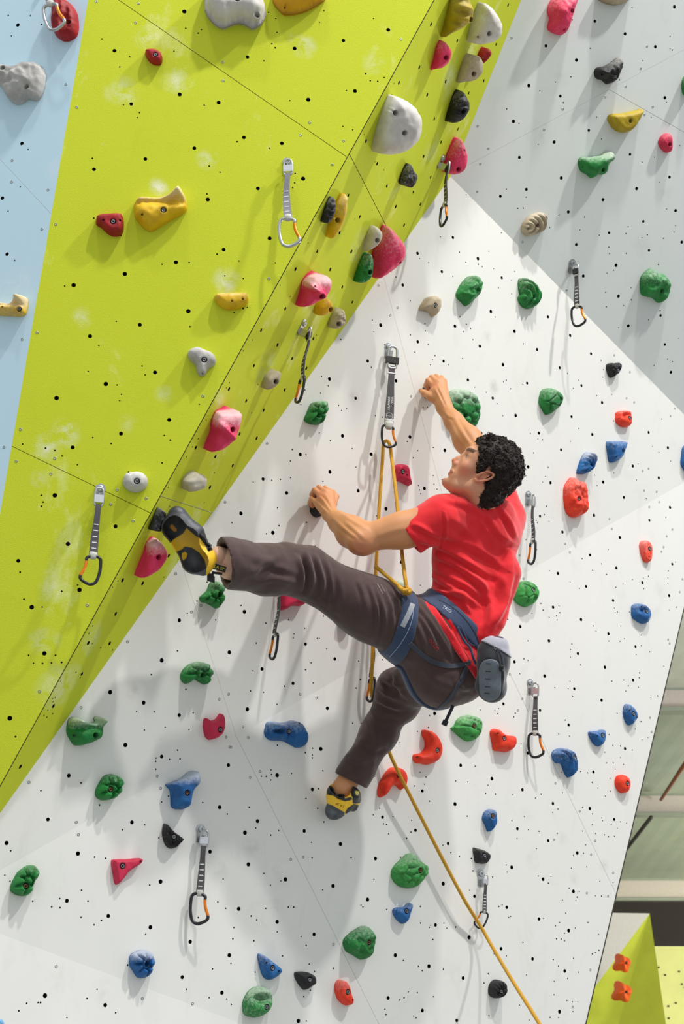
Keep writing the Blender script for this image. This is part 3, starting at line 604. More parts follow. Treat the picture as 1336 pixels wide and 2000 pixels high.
    if len(pits):
        far = np.all([np.hypot(*(q2-q).T) > rad*1.32 for q, rad, _ in pits], 0); q2b = q2[far]
        d_, i_ = poly_dist(pr, B); pr = pr[i_ & (d_ > .0012)]
        q2b = np.vstack([q2b, pr])
    else: q2b = q2
    V2 += [Vector(map(float, p)) for p in q2b]
    r = delaunay_2d_cdt(V2, E2, [], 0, 1e-6, True)
    vv = np.array([[p.x, p.y] for p in r[0]]); ff = [f for f in r[2]]
    cen = np.array([vv[list(f)].mean(0) for f in ff]); _, ii = poly_dist(cen, B); ff = [f for f, k in zip(ff, ii) if k]
    d, t, ins = surf(B, vv, 1); rim = d < 1e-5; t = np.where(rim, 0, np.clip(t, 0, 1)); prof = np.sqrt(np.maximum(0, 1-(1-t)**2.2))
    e = (vv-m0)@J.T; X, Y = e[:, 0]/rr[0], -e[:, 1]/rr[1]
    hf, gr = hfun(style, X, Y, np.hypot(X, Y), t, None, None, seed, size)
    h = H*(.13+.87*prof*(1+lean*Y))+H*1.5*hf*np.minimum(1, t*2.2)
    h += H*.05*np.array([noise.noise(Vector((x*55+seed, y*55, 1))) for x, y in vv])*np.minimum(1, t*2)
    h = np.maximum(h, .003); hp = []
    for q, rad, kd in pits:
        dd = np.hypot(*(vv-q).T); near = dd < rad*1.5; hl = h[near].mean() if near.any() else H*.6
        depth = {0: .17, 1: .8, 2: .3}[kd]*hl if kd != 1 else max(hl-.004, hl*.3)
        inn = dd < rad*.96; h[inn] = hl-depth; edge = (dd >= rad*.96) & (dd < rad*1.3); h[edge] = hl*.6+h[edge]*.4; hp.append((q, rad, kd, hl-depth))
        gr = np.maximum(gr, np.exp(-((dd-rad)/(.0025))**2)*.5)
    W3 = o+vv[:, :1]*u+vv[:, 1:]*v+h[:, None]*n
    base = np.where(rim)[0]
    G = Geo(); G.add(W3, ff, 0)
    order = [int(np.argmin(np.hypot(*(vv-b).T))) for b in B]; s0 = len(G.v)
    onw = lambda p: p-nw*(np.dot(p-ow, nw)-.0003)
    G.v += [tuple(onw(o+vv[i][0]*u+vv[i][1]*v)) for i in order]; m = len(order)
    sk = [(order[i], order[(i+1) % m], s0+(i+1) % m, s0+i) for i in range(m) if order[i] != order[(i+1) % m]]; G.f += sk; G.m += [0]*len(sk)
    ca, cb, cc_ = (np.array(G.v[i]) for i in ff[0]) if len(ff[0]) == 3 else (np.array(G.v[ff[0][i]]) for i in range(3))
    if np.dot(np.cross(cb-ca, cc_-ca), n) < 0: G.f = [tuple(reversed(f)) for f in G.f]
    body = G.build('hold_body', [HM[col]]); me = body.data
    at = me.color_attributes.new('chalk_grooves', 'FLOAT_COLOR', 'POINT'); nv = len(me.vertices)
    w = np.zeros((nv, 4), np.float32); w[:, 3] = 1
    w[:len(vv), 0] = np.clip(chalk+chtop*np.clip(Y*1.2-.1, -.3, 1), -.3, 1); w[len(vv):, 0] = -.3
    w[:len(vv), 1] = np.clip(gr*np.minimum(1, t*3), 0, 1); at.data.foreach_set('color', w.ravel())
    root = empty(name, onw(o)); tag(root, label, 'climbing hold', group or HG[pl]); ch = [body]
    for q, rad, kd, hz in hp:
        p = o+q[0]*u+q[1]*v+n*hz; G = Geo()
        if kd == 0:
            G.lathe(p, n, [(0, rad*.95), (.0012, rad*.93), (.0012, rad*.66)], 16, 1)
            G.lathe(p, n, [(.0012, rad*.64), (.0065, rad*.60), (.0072, rad*.52), (.0072, rad*.34), (.002, rad*.3)], 16, 0)
            G.lathe(p, n, [(.0022, rad*.3), (.0023, .0001)], 8, 2)
            ch.append(G.build('bolt', [M_RB if rusty else M_BOLT, M_WASH, M_SOCK]))
        elif kd == 1:
            G.lathe(p, n, [(-.001, rad*.9), (.001, rad*.6), (.003, rad*.5), (.003, rad*.28), (.001, rad*.2)], 12, 0); ch.append(G.build('bolt', [M_SOCK]))
        else:
            G.lathe(p, n, [(.0, rad*.9), (.0012, rad*.8), (.0012, rad*.4), (-.0005, rad*.3)], 10, 0); ch.append(G.build('screw', [M_SCREW]))
    reparent(root, ch); return root
def hc(pl, crop, pts, *a, bolts=(), **k):
    if crop: pts = [cpx(crop, *p) for p in pts]; bolts = [(*cpx(crop, b[0], b[1]), b[2]) for b in bolts]
    return make_hold(pl, pts, *a, bolts=bolts, **k)
def S(st): return [tuple(map(float, s.split(','))) for s in st.split()]
# ---- blue wall, far left
hc('A', 1, S("315,-10 380,-12 440,45 458,110 455,190 420,230 370,242 320,215 298,170 296,80"), 'red', .05, 'rock', 'dark red knobbly hold at the top left corner behind a carabiner', bolts=[(400, 135, 1)], chalk=-.1, chtop=.2)
hc('A', 1, S("-60,385 0,370 60,382 130,380 205,358 250,375 272,430 262,500 240,560 205,585 165,575 125,602 95,608 50,585 0,505 -60,450"), 'grey', .06, 'rock', 'large stone grey hold with two bolt holes at the left edge of the blue wall', bolts=[(158, 508, 1), (22, 402, 1)])
hc('A', 4, S("-60,275 0,265 60,272 110,250 135,225 160,222 166,250 160,300 150,335 120,352 60,348 0,345 -50,330"), 'yellow', .045, 'ledge', 'yellow horned hold on the blue wall at the left edge', bolts=[(125, 315, 0), (22, 302, 2)], chalk=.4, chtop=.6)
hc('F', 0, [(-14, 1992), (-6, 1987), (3, 1989), (8, 1998), (4, 2012), (-12, 2014)], 'lblue', .03, 'smooth', 'pale blue hold peeping in at the bottom left corner')
# ---- broad lime wall
hc('B', 0, [(399, 0), (402, 25), (418, 48), (436, 58), (452, 51), (468, 47), (485, 54), (495, 60), (511, 48), (519, 28), (517, 4), (500, -25), (430, -35), (402, -20)], 'white', .085, 'smooth', 'huge off-white hold with two lobes cut by the top edge of the photo', bolts=[(463, 5, 0), (512, 33, 1)], fl=.2)
hc('B', 0, [(532, 0), (545, 22), (560, 31), (590, 26), (620, 10), (636, -10), (600, -40), (540, -30)], 'ochre', .06, 'smooth', 'ochre yellow rounded hold cut by the top edge of the photo', bolts=[(557, 13, 2)], chalk=-.2)
hc('B', 1, S("842,290 865,282 905,286 935,310 942,340 935,372 915,381 885,372 860,345 846,315"), 'red', .035, 'smooth', 'small dark red teardrop hold high on the lime wall', bolts=[(901, 325, 0)], chalk=-.2, chtop=.1, fl=.6)
hc('B', 1, S("556,1275 565,1250 620,1238 700,1238 715,1265 718,1310 708,1355 670,1373 630,1360 590,1320 560,1300"), 'red', .04, 'smooth', 'dark red pocketed hold left of the big yellow ledge on the lime wall', bolts=[(656, 1292, 0), (600, 1284, 2), (697, 1285, 2)], chalk=-.2, chtop=.1, fl=.8)
hc('B', 1, S("778,1180 800,1150 850,1146 930,1148 985,1125 1010,1095 1040,1078 1062,1115 1082,1160 1083,1215 1040,1250 970,1290 910,1330 865,1345 830,1320 790,1270 778,1220"), 'yellow', .055, 'ledge', 'large yellow banana shaped ledge hold with chalky lip on the lime wall', bolts=[(948, 1225, 0), (826, 1248, 2)], chalk=.0, chtop=.95)
hc('B', 0, [(418, 582), (425, 573), (445, 572), (470, 571), (482, 573), (486, 583), (482, 595), (465, 604), (445, 606), (428, 598)], 'yellow', .035, 'smooth', 'small oval yellow hold with two screws in the middle of the lime wall', bolts=[(453, 590, 2), (474, 586, 2)], chalk=.1)
hc('B', 4, S("1088,560 1110,535 1150,528 1190,545 1235,565 1252,600 1245,630 1210,655 1190,690 1165,700 1145,680 1135,635 1100,600"), 'grey', .04, 'smooth', 'grey three-cornered hold with two bolts on the lime wall', bolts=[(1184, 607, 0), (1175, 678, 2)])
hc('B', 4, S("715,1290 730,1262 780,1250 830,1258 857,1295 850,1340 820,1365 770,1372 730,1350 713,1320"), 'grey', .045, 'smooth', 'round pale grey hold with centre bolt above the dark joint on the lime wall', bolts=[(794, 1310, 0)], chalk=.4)
# ---- lime return
hc('C', 0, [(862, 72), (868, 50), (874, 25), (880, 0), (888, -15), (910, -10), (922, 10), (925, 25), (920, 40), (905, 52), (885, 62)], 'olive', .10, 'bands', 'olive yellow ribbed hold at the top of the lime return', bolts=[(919, 38, 1)])
hc('C', 3, S("175,15 230,50 270,110 282,165 265,215 220,245 150,258 100,245 78,225 100,160 135,80"), 'white', .11, 'smooth', 'off-white scalloped hold near the top of the lime return', bolts=[(195, 192, 1), (137, 212, 2)])
hc('C', 3, S("140,320 175,285 205,280 220,305 205,335 170,365 160,345"), 'red', .05, 'smooth', 'small red hold tucked above the beige hold at the top of the lime return', chalk=-.2)
hc('C', 3, S("100,322 150,325 170,365 165,420 120,465 60,475 20,475 35,410 65,350"), 'beige', .07, 'smooth', 'beige pointed hold above the black fluted shell on the lime return', bolts=[(110, 427, 1)])
hc('C', 0, [(872, 225), (880, 200), (890, 183), (902, 177), (912, 190), (917, 205), (912, 222), (900, 235), (886, 240), (872, 237)], 'black', .07, 'bands', 'black fluted shell hold on the lime return', bolts=[(903, 217, 1)])
hc('C', 2, S("1265,237 1300,270 1312,300 1300,350 1260,390 1205,403 1195,400 1215,330 1225,270"), 'pink', .06, 'smooth', 'pink pointed hold high on the lime return left of the beige one', bolts=[(1275, 333, 1)], chalk=0)
hc('C', 2, S("945,590 975,558 1010,562 1080,600 1120,640 1142,710 1125,800 1070,860 1000,893 930,897 875,885 865,820 880,740 915,650"), 'white', .13, 'smooth', 'biggest off-white egg shaped hold beside the dark joint', bolts=[(985, 656, 1), (1025, 766, 1)], fl=.3)
hc('C', 2, S("1010,1040 1035,985 1075,952 1095,990 1115,1015 1105,1060 1080,1088 1050,1080 1012,1062"), 'black', .05, 'rock', 'small jagged black hold below the big off-white egg hold', bolts=[(1017, 1050, 2)], chalk=.2)
hc('C', 2, S("705,1127 708,1180 700,1240 670,1320 630,1370 605,1380 597,1320 610,1260 640,1190 670,1150"), 'yellow', .055, 'smooth', 'yellow leaf shaped hold touching a black one on the lime return', bolts=[(648, 1276, 1)], chalk=.1)
hc('C', 2, S("556,1270 570,1225 600,1160 628,1142 641,1165 640,1215 620,1270 590,1293 560,1290"), 'black', .05, 'bands', 'black ribbed oval hold touching the yellow leaf shaped one')
hc('C', 0, [(755, 440), (773, 455), (788, 473), (792, 492), (785, 510), (765, 527), (748, 538), (735, 544), (727, 536), (729, 500), (735, 470), (745, 450)], 'pink', .12, 'smooth', 'largest pink hold at the edge where lime meets white', bolts=[(779, 512, 2)], chalk=.1)
hc('C', 2, S("828,1340 865,1310 900,1330 911,1365 890,1410 850,1440 803,1453 815,1400"), 'cream', .06, 'smooth', 'cream pointed hold just left of the largest pink hold', bolts=[(875, 1392, 1)])
hc('C', 5, S("745,140 760,90 785,30 815,-10 845,-15 858,20 857,70 850,110 810,150 770,155"), 'green', .07, 'rock', 'green knobbly hold tucked under the largest pink hold', bolts=[(832, 93, 1)])
hc('C', 0, [(899, 270), (908, 285), (913, 305), (910, 325), (900, 337), (885, 341), (872, 337), (867, 320), (874, 300), (885, 282)], 'pink', .08, 'smooth', 'pink hold behind a quickdraw at the peak of the white wall', bolts=[(893, 330, 1), (905, 293, 2)], chalk=.1)
hc('C', 5, S("440,165 455,135 510,112 580,108 612,125 615,160 600,210 540,255 480,285 425,293 435,250 445,210"), 'pink', .11, 'keel', 'pink fin shaped hold with pale chalked top above a small yellow hold', bolts=[(545, 227, 1), (507, 172, 2)], chalk=0, chtop=.8)
hc('C', 5, S("520,295 540,265 580,238 610,255 625,290 610,325 570,345 530,340"), 'yellow', .06, 'smooth', 'small yellow round hold under the pink fin on the lime return', bolts=[(610, 310, 1)], chalk=0)
hc('C', 5, S("595,400 615,350 640,315 680,308 695,335 698,385 660,418 620,422"), 'beige', .06, 'rock', 'beige hold right of the small yellow hold at the lime edge', bolts=[(652, 392, 1)])
hc('C', 5, S("220,760 225,710 260,685 318,670 320,700 300,745 250,775"), 'beige', .045, 'smooth', 'small beige hold left of a hanging quickdraw on the lime return', bolts=[(290, 728, 1)])
hc('C', 0, [(414, 828), (416, 815), (425, 803), (445, 803), (468, 802), (473, 812), (466, 840), (450, 865), (430, 879), (409, 882), (413, 865), (420, 845)], 'pink', .09, 'keel', 'pink fin hold with pale top halfway down the lime return', bolts=[(452, 838, 1)], chalk=0, chtop=.7)
hc('C', 4, S("1055,1305 1090,1275 1150,1265 1190,1275 1200,1310 1180,1345 1130,1365 1090,1365 1075,1335"), 'cream', .05, 'smooth', 'smooth cream hold just above the raised climbing shoe')
hc('C', 7, S("850,180 870,160 910,150 945,180 970,220 968,260 930,320 880,355 830,378 805,375 820,310 845,240"), 'pink', .08, 'smooth', 'pink tapering hold below the black hold under the raised foot', bolts=[(912, 260, 1)], chalk=0, chtop=.6)
hc('C', 0, [(290, 1033), (296, 1019), (305, 998), (311, 991), (320, 995), (325, 1001), (323, 1015), (317, 1030), (308, 1038), (296, 1037)], 'black', .06, 'rock', 'black blocky hold pressed by the raised climbing shoe', chalk=.1, fl=.9)
# ---- grey overhang
hc('D', 3, S("545,40 565,0 600,-30 720,-20 700,60 670,150 645,200 600,200 560,185 540,160 553,110 540,70"), 'pink', .07, 'facets', 'pink lobed hold cut by the top edge on the grey wall', bolts=[(669, 67, 1), (643, 172, 2)], chalk=.1)
hc('D', 0, [(1168, 0), (1185, 8), (1205, 11), (1225, 5), (1235, -8), (1200, -25), (1165, -10)], 'beige', .05, 'smooth', 'beige hold cut by the top edge on the grey wall')
hc('D', 3, S("813,420 825,392 870,385 915,365 955,338 975,342 983,380 970,420 945,465 895,488 860,465 825,455"), 'black', .05, 'rock', 'black craggy hold with chalk on the grey wall', bolts=[(928, 445, 0), (840, 440, 2)], chalk=.1, chtop=.6)
hc('D', 3, S("890,685 905,662 990,655 1060,640 1105,632 1085,680 1040,745 990,770 930,750 900,715"), 'olive', .05, 'smooth', 'mustard yellow triangular hold on the grey wall', bolts=[(1015, 703, 1)], fl=.9)
hc('D', 3, S("1185,830 1200,795 1240,772 1265,790 1271,840 1265,875 1240,885 1205,865"), 'crimson', .035, 'smooth', 'small crimson oval hold near the right edge of the grey wall', bolts=[(1246, 839, 1)])
hc('D', 3, S("720,945 735,912 800,908 860,900 905,877 937,910 925,935 893,955 890,990 870,1012 835,1010 802,1032 770,1010 735,990"), 'green', .055, 'facets', 'green crystal hold with chalky tip on the grey wall', bolts=[(858, 985, 1), (735, 970, 2)], chalk=.1, chtop=.7)
hc('D', 3, S("390,1320 400,1290 440,1250 500,1230 540,1245 545,1280 530,1330 490,1355 430,1370 395,1350"), 'beige', .04, 'arcs', 'sand coloured oval hold on the grey wall above the white peak', bolts=[(482, 1307, 1), (430, 1325, 2)])
hc('D', 0, [(1331, 170), (1334, 155), (1342, 148), (1354, 155), (1356, 175), (1346, 188), (1335, 184)], 'green', .04, 'rock', 'sliver of a green hold at the right edge high on the grey wall')
hc('D', 6, S("1078,170 1085,120 1120,85 1150,73 1180,95 1225,105 1255,140 1260,190 1235,245 1195,272 1160,245 1120,235 1085,220"), 'green', .05, 'rock', 'green crumpled hold right of the quickdraw on the grey wall', bolts=[(1205, 202, 1)])
# ---- white wall, middle
hc('E', 5, S("455,950 475,905 500,855 540,843 590,845 600,880 580,930 560,975 515,980 480,970"), 'green', .045, 'lobes', 'green clover hold left of the long quickdraw with the rope', bolts=[(535, 927, 1)], chalk=.1)
hc('E', 5, S("1120,310 1140,270 1170,240 1215,232 1245,250 1253,290 1245,325 1215,355 1190,330 1150,318"), 'beige', .045, 'smooth', 'beige hooked hold on the white wall above the climber', bolts=[(1208, 290, 0)])
hc('E', 5, S("978,1265 978,1225 1000,1208 1040,1210 1062,1235 1068,1275 1083,1330 1060,1328 1020,1310 985,1300"), 'crimson', .035, 'smooth', 'crimson hold beside the rope left of the climber face', bolts=[(1022, 1253, 0), (1045, 1273, 2)], fl=.8, chalk=-.1)
hc('E', 0, [(877, 767), (887, 761), (901, 760), (916, 763), (928, 772), (937, 787), (939, 802), (937, 820), (929, 835), (915, 838), (895, 836), (875, 820), (865, 803), (868, 784)], 'green', .055, 'turtle', 'round green hold with domed studs behind the raised forearm', bolts=[(907, 812, 1)], chalk=.1, chtop=.4)
hc('E', 0, [(604, 985), (606, 968), (622, 960), (642, 964), (644, 988), (632, 1006), (620, 1011), (608, 1003)], 'black', .045, 'rock', 'black rough hold gripped by the lower hand')
hc('E', 0, [(824, 762), (830, 752), (846, 747), (858, 756), (858, 772), (848, 780), (832, 778)], 'black', .04, 'rock', 'small dark hold gripped by the raised upper hand')
hc('E', 6, S("12,215 40,165 75,130 105,113 145,125 165,155 172,185 155,230 115,265 80,292 50,270 20,245"), 'green', .055, 'rock', 'green potato shaped hold above the raised hand', bolts=[(130, 200, 1)])
hc('E', 6, S("375,135 400,128 455,155 495,195 514,240 500,285 465,305 420,305 390,285 370,245 385,220 375,190"), 'green', .05, 'arcs', 'green ribbed shell hold right of the green potato shaped one', bolts=[(450, 240, 1)])
hc('E', 6, S("882,635 905,620 930,627 960,618 975,640 965,675 920,708 895,685"), 'black', .04, 'cracks', 'small black heart shaped hold near the grey boundary', bolts=[(950, 665, 0)], chalk=-.1)
hc('E', 6, S("492,830 505,785 540,766 590,775 630,810 636,840 610,885 545,922 515,890 495,860"), 'green', .05, 'cracks', 'green tortoise shell hold alone right of the climber', bolts=[(615, 832, 1)])
hc('E', 6, S("937,920 950,903 1000,897 1025,903 1033,930 1030,985 1000,993 965,985 938,960"), 'orange', .035, 'scoop', 'small orange-red hold above the two blue ones', bolts=[(1018, 942, 0), (963, 943, 2)])
hc('E', 6, S("883,1080 920,1075 1000,1075 1008,1090 990,1140 960,1185 905,1197 890,1140"), 'blue', .04, 'smooth', 'blue wedge hold under the small orange-red one', bolts=[(972, 1130, 1), (935, 1165, 2)])
hc('E', 6, S("711,1255 730,1205 760,1155 795,1137 825,1150 834,1185 815,1235 780,1262 735,1265"), 'blue', .045, 'arcs', 'blue shell hold just above the big orange rock hold', bolts=[(790, 1215, 1)], chtop=.6)
hc('E', 0, [(1329, 905), (1331, 890), (1336, 873), (1348, 870), (1352, 895), (1345, 920), (1336, 915)], 'blue', .04, 'smooth', 'sliver of a blue hold at the right edge beside the crease')
hc('E', 0, [(1100, 960), (1102, 948), (1110, 938), (1118, 932), (1128, 937), (1142, 942), (1148, 955), (1150, 980), (1149, 1000), (1138, 1008), (1122, 1011), (1108, 1003), (1101, 985)], 'orange', .055, 'rock', 'large orange rocky hold right of the climber', bolts=[(1126, 975, 0)], chalk=.1)
hc('E', 7, S("1155,495 1180,475 1210,450 1225,415 1255,400 1295,420 1307,470 1300,520 1275,560 1240,545 1205,530 1165,520"), 'green', .05, 'lobes', 'green clover hold under the heel of the raised shoe', bolts=[(1265, 480, 1)], chalk=.1)
hc('E', 7, S("1045,945 1070,905 1110,880 1160,868 1210,880 1235,910 1235,960 1210,1000 1175,990 1130,970 1090,995 1055,985"), 'green', .05, 'lobes', 'green caterpillar hold with round bumps below the raised leg', bolts=[(1170, 943, 1)], chalk=.1)
hc('E', 7, S("385,1250 400,1200 430,1188 480,1205 540,1222 580,1215 575,1195 600,1183 625,1210 620,1270 600,1310 550,1335 470,1355 430,1345 400,1310 385,1280"), 'green', .06, 'ledge', 'green wave shaped ledge hold beside the lime edge', bolts=[(542, 1295, 1), (415, 1305, 2)], chalk=.1, chtop=.6)
hc('E', 7, S("1175,1240 1185,1195 1215,1210 1260,1200 1290,1168 1305,1200 1303,1260 1270,1305 1215,1322 1185,1295"), 'crimson', .04, 'smooth', 'crimson crescent hold left of the blue figure-eight hold', bolts=[(1268, 1262, 0)], chalk=-.1, fl=.7)
hc('E', 8, S("303,565 305,510 318,460 350,420 430,430 462,470 467,520 450,545 390,545 340,568"), 'crimson', .04, 'smooth', 'crimson block hold half hidden under the raised leg', bolts=[(452, 518, 2), (398, 455, 0)], chalk=-.1, fl=.8)
hc('E', 8, S("650,655 665,610 700,590 735,640 732,675 695,682"), 'blue', .035, 'smooth', 'small blue hold peeping out under the raised thigh', bolts=[(690, 655, 2)])
hc('E', 0, [(772, 1150), (775, 1138), (785, 1134), (795, 1142), (799, 1158), (785, 1165), (775, 1160)], 'lgreen', .035, 'smooth', 'pale green hold behind the rope knot', chalk=.5)
hc('E', 8, S("220,1275 235,1225 270,1215 340,1220 395,1207 440,1220 470,1260 483,1310 465,1355 420,1370 380,1355 330,1330 260,1325 228,1305"), 'blue', .055, 'slot', 'large blue figure-eight hold with a finger slot', bolts=[(372, 1273, 0), (428, 1227, 2)], chtop=.4)
hc('E', 10, S("552,130 580,80 610,45 660,35 710,55 717,100 695,150 650,180 590,188 555,165"), 'green', .05, 'lobes', 'green lobed hold below the wave shaped ledge', bolts=[(634, 123, 0)], chalk=.0, rusty=True)
# ---- white wall, lower
hc('F', 10, S("957,95 1000,80 1060,55 1110,20 1145,18 1162,55 1155,100 1120,135 1105,190 1090,230 1040,240 995,225 990,170 985,130"), 'blue', .06, 'smooth', 'large blue T shaped hold with chalky upper arm', bolts=[(1074, 146, 0)], chalk=0, chtop=.95, rusty=True)
hc('F', 10, S("945,330 960,325 1000,365 1045,395 1067,415 1045,440 1015,465 975,463 950,430 938,380"), 'black', .035, 'flutes', 'black fan shaped hold left of the lower left quickdraw', bolts=[(1002, 400, 0)], chalk=.0)
hc('F', 10, S("643,545 660,530 740,528 815,522 829,535 815,560 750,600 705,650 670,677 655,620"), 'crimson', .03, 'smooth', 'crimson flat triangular hold at the lower left', bolts=[(705, 569, 0), (808, 543, 2)], chalk=-.15, fl=1.0)
hc('F', 10, S("58,690 80,640 110,600 160,568 205,565 228,600 220,640 195,670 180,720 145,742 90,735 62,715"), 'green', .05, 'lobes', 'green lobed hold near the lower left edge', bolts=[(145, 685, 0)], chalk=0, rusty=True)
hc('F', 10, S("748,1110 765,1075 820,1057 870,1062 897,1095 898,1130 880,1180 850,1215 800,1212 765,1170 750,1145"), 'blue', .05, 'lobes', 'dark blue flower shaped hold at the lower left', bolts=[(847, 1137, 1)], chalk=.0, chtop=.7)
hc('F', 8, S("1150,1262 1200,1275 1240,1320 1260,1380 1240,1440 1190,1465 1140,1462 1095,1450 1087,1410 1130,1400 1160,1375 1165,1330 1145,1290"), 'orange', .045, 'smooth', 'orange crescent hold open to the left below the climber hips', bolts=[(1219, 1384, 0), (1120, 1420, 2)], chalk=-.1)
hc('F', 9, S("1075,190 1090,168 1120,168 1148,195 1153,240 1145,285 1125,295 1100,280 1082,235"), 'orange', .025, 'smooth', 'pale orange flat oval hold near the right edge', bolts=[(1131, 217, 0), (1127, 262, 2)], chalk=.2, fl=1)
hc('F', 9, S("345,500 350,440 370,410 420,400 465,420 492,455 495,495 470,535 420,552 375,535"), 'lgreen', .05, 'cracks', 'green veined hold touching the outline of the red shirt', bolts=[(452, 456, 0)], chalk=.0)
hc('F', 9, S("1028,575 1035,540 1065,530 1110,540 1140,570 1146,610 1130,645 1100,648 1060,630 1035,610"), 'blue', .04, 'scoop', 'dark blue bean hold near the right edge', bolts=[(1122, 577, 0), (1085, 550, 2)])
hc('F', 9, S("980,1170 985,1130 1005,1113 1045,1140 1068,1180 1060,1210 1030,1237 1000,1220"), 'blue', .035, 'smooth', 'small blue pocketed oval hold near the right edge of the lower wall', bolts=[(1035, 1172, 0), (1017, 1150, 2), (1055, 1192, 2)])
hc('F', 9, S("780,1275 830,1270 875,1262 884,1295 878,1335 850,1360 815,1345 790,1310"), 'blue', .032, 'smooth', 'small blue half-moon hold above the blue crescent hold', bolts=[(857, 1297, 0), (826, 1301, 2)])
hc('F', 0, [(1077, 1478), (1080, 1467), (1095, 1461), (1115, 1465), (1126, 1477), (1129, 1495), (1127, 1510), (1115, 1519), (1106, 1508), (1098, 1492), (1085, 1490)], 'blue', .042, 'arcs', 'blue crescent hold right of the lower right quickdraw', bolts=[(1119, 1481, 0)])
hc('F', 9, S("208,1280 225,1258 250,1262 280,1285 320,1298 355,1300 366,1330 355,1370 320,1393 270,1390 230,1380 222,1340"), 'orange', .045, 'smooth', 'orange humped hold between green leaf hold and quickdraw', bolts=[(283, 1315, 0), (238, 1278, 2)], chalk=-.1)
hc('F', 9, S("-20,1255 0,1240 20,1205 60,1180 110,1178 155,1200 167,1240 155,1295 115,1328 70,1325 20,1290"), 'lgreen', .045, 'veins', 'pale green veined leaf hold below the chalk bag', bolts=[(110, 1243, 0), (17, 1250, 2)], chalk=.1, rusty=True)
hc('F', 11, S("880,140 885,100 920,40 960,0 1010,-5 1045,20 1057,60 1050,110 1030,125 1000,100 960,110 930,150 905,170 885,165"), 'orange', .045, 'smooth', 'orange curved hold crossed by the rope', bolts=[(996, 44, 0)], chalk=-.1)
hc('F', 11, S("960,600 985,560 1020,530 1055,500 1095,497 1130,535 1175,565 1178,610 1150,650 1110,690 1060,698 1010,685 970,650"), 'lgreen', .055, 'scales', 'pale green scaly hold left of the rope', bolts=[(1118, 595, 0)], chalk=.1, rusty=True)
hc('F', 11, S("970,820 1000,808 1040,805 1075,782 1090,800 1075,840 1060,880 1035,903 1000,885 972,850"), 'blue', .035, 'smooth', 'small blue horned hold below the pale green scaly hold', bolts=[(1046, 830, 0), (998, 850, 2)])
hc('F', 11, S("680,1010 705,975 760,940 825,915 860,945 877,990 870,1050 840,1100 800,1110 750,1085 700,1060"), 'green', .055, 'rock', 'green crumpled hold at the lower centre', bolts=[(822, 1012, 0)], chalk=.1, rusty=True)
hc('F', 11, S("185,1085 205,1078 260,1115 329,1168 310,1200 265,1228 225,1215 200,1160"), 'blue', .035, 'smooth', 'blue flat triangular hold at the bottom', bolts=[(266, 1160, 0), (232, 1130, 2), (302, 1178, 2)])
hc('F', 11, S("398,1190 415,1180 480,1183 520,1205 526,1250 500,1268 462,1287 430,1260 405,1220"), 'black', .035, 'smooth', 'small black smooth hold at the bottom beside the blue triangle', bolts=[(482, 1227, 0)], chalk=-.2)
hc('F', 11, S("98,1390 105,1340 140,1290 190,1267 245,1275 272,1320 268,1380 230,1430 170,1448 110,1430"), 'green', .055, 'scoop', 'green hollowed hold at the bottom of the photo', bolts=[(232, 1386, 0)], chalk=.2)
hc('F', 11, S("635,1300 635,1250 660,1228 695,1235 720,1270 728,1305 745,1345 735,1372 700,1375 655,1345"), 'orange', .04, 'smooth', 'orange-red oval hold at the bottom centre', bolts=[(702, 1299, 0), (730, 1345, 2)], chalk=.1)
hc('F', 12, S("932,85 945,48 985,40 1020,65 1027,105 1010,140 975,145 945,120"), 'orange', .035, 'smooth', 'small round orange-red hold near the free right edge', bolts=[(1000, 91, 0)], chalk=-.1)
hc('F', 12, S("163,295 175,260 205,240 240,245 253,290 248,330 225,360 205,368 190,340 175,315"), 'blue', .04, 'smooth', 'small blue pear shaped hold right of the rope', bolts=[(219, 280, 0)], rusty=True)
hc('F', 12, S("110,465 125,463 185,480 216,510 195,552 150,553 125,545 115,505"), 'black', .03, 'smooth', 'black diamond shaped hold above the lower right quickdraw with the rope', bolts=[(172, 508, 0)], chalk=.0)
hc('F', 12, S("200,1300 210,1255 250,1227 295,1235 312,1275 305,1310 270,1335 220,1325"), 'black', .05, 'flutes', 'black fluted round hold beside the rope at the bottom', bolts=[(267, 1296, 0)], chalk=-.1)
# ---- two holds on the far tower
def far_hold(cx, cy, s, lab):
    root = empty('climbing_hold', azx(cx, cy, 15.5)); G = Geo(); c = azx(cx, cy, 15.5); r = s/F*15.6
    V = []; Fc = []; n = 24; rings = 7
    for i in range(rings):
        f = 1-i/(rings-1)*.97
        for k in range(n):
            a = 2*math.pi*k/n; st = 1+.16*math.cos(4*(a-.5))+.08*math.cos(3*a+1)
            V.append(c+np.array([math.cos(a)*r*st*f, -.16*math.sqrt(max(0, 1-f*f))-(.05*math.cos(4*a) if i else 0)*f, math.sin(a)*r*st*f]))
    Fc = [(i*n+k, i*n+(k+1) % n, (i+1)*n+(k+1) % n, (i+1)*n+k) for i in range(rings-1) for k in range(n)]; Fc.append(tuple(range((rings-1)*n, rings*n)))
    G.add(V, Fc); b = G.build('hold_body', [HM['amber']]); G = Geo(); G.lathe(c+np.array([.02, -.165, 0]), (0, -1, 0), [(-.05, .014), (0, .013), (.002, .006)], 8); b2 = G.build('bolt', [M_WASH])
    tag(root, lab, 'climbing hold'); reparent(root, [b, b2])
far_hold(1214, 1882, 16, 'upper of the two orange blob holds on the far lime tower')
far_hold(1214, 1938, 18, 'lower of the two orange blob holds on the far lime tower')
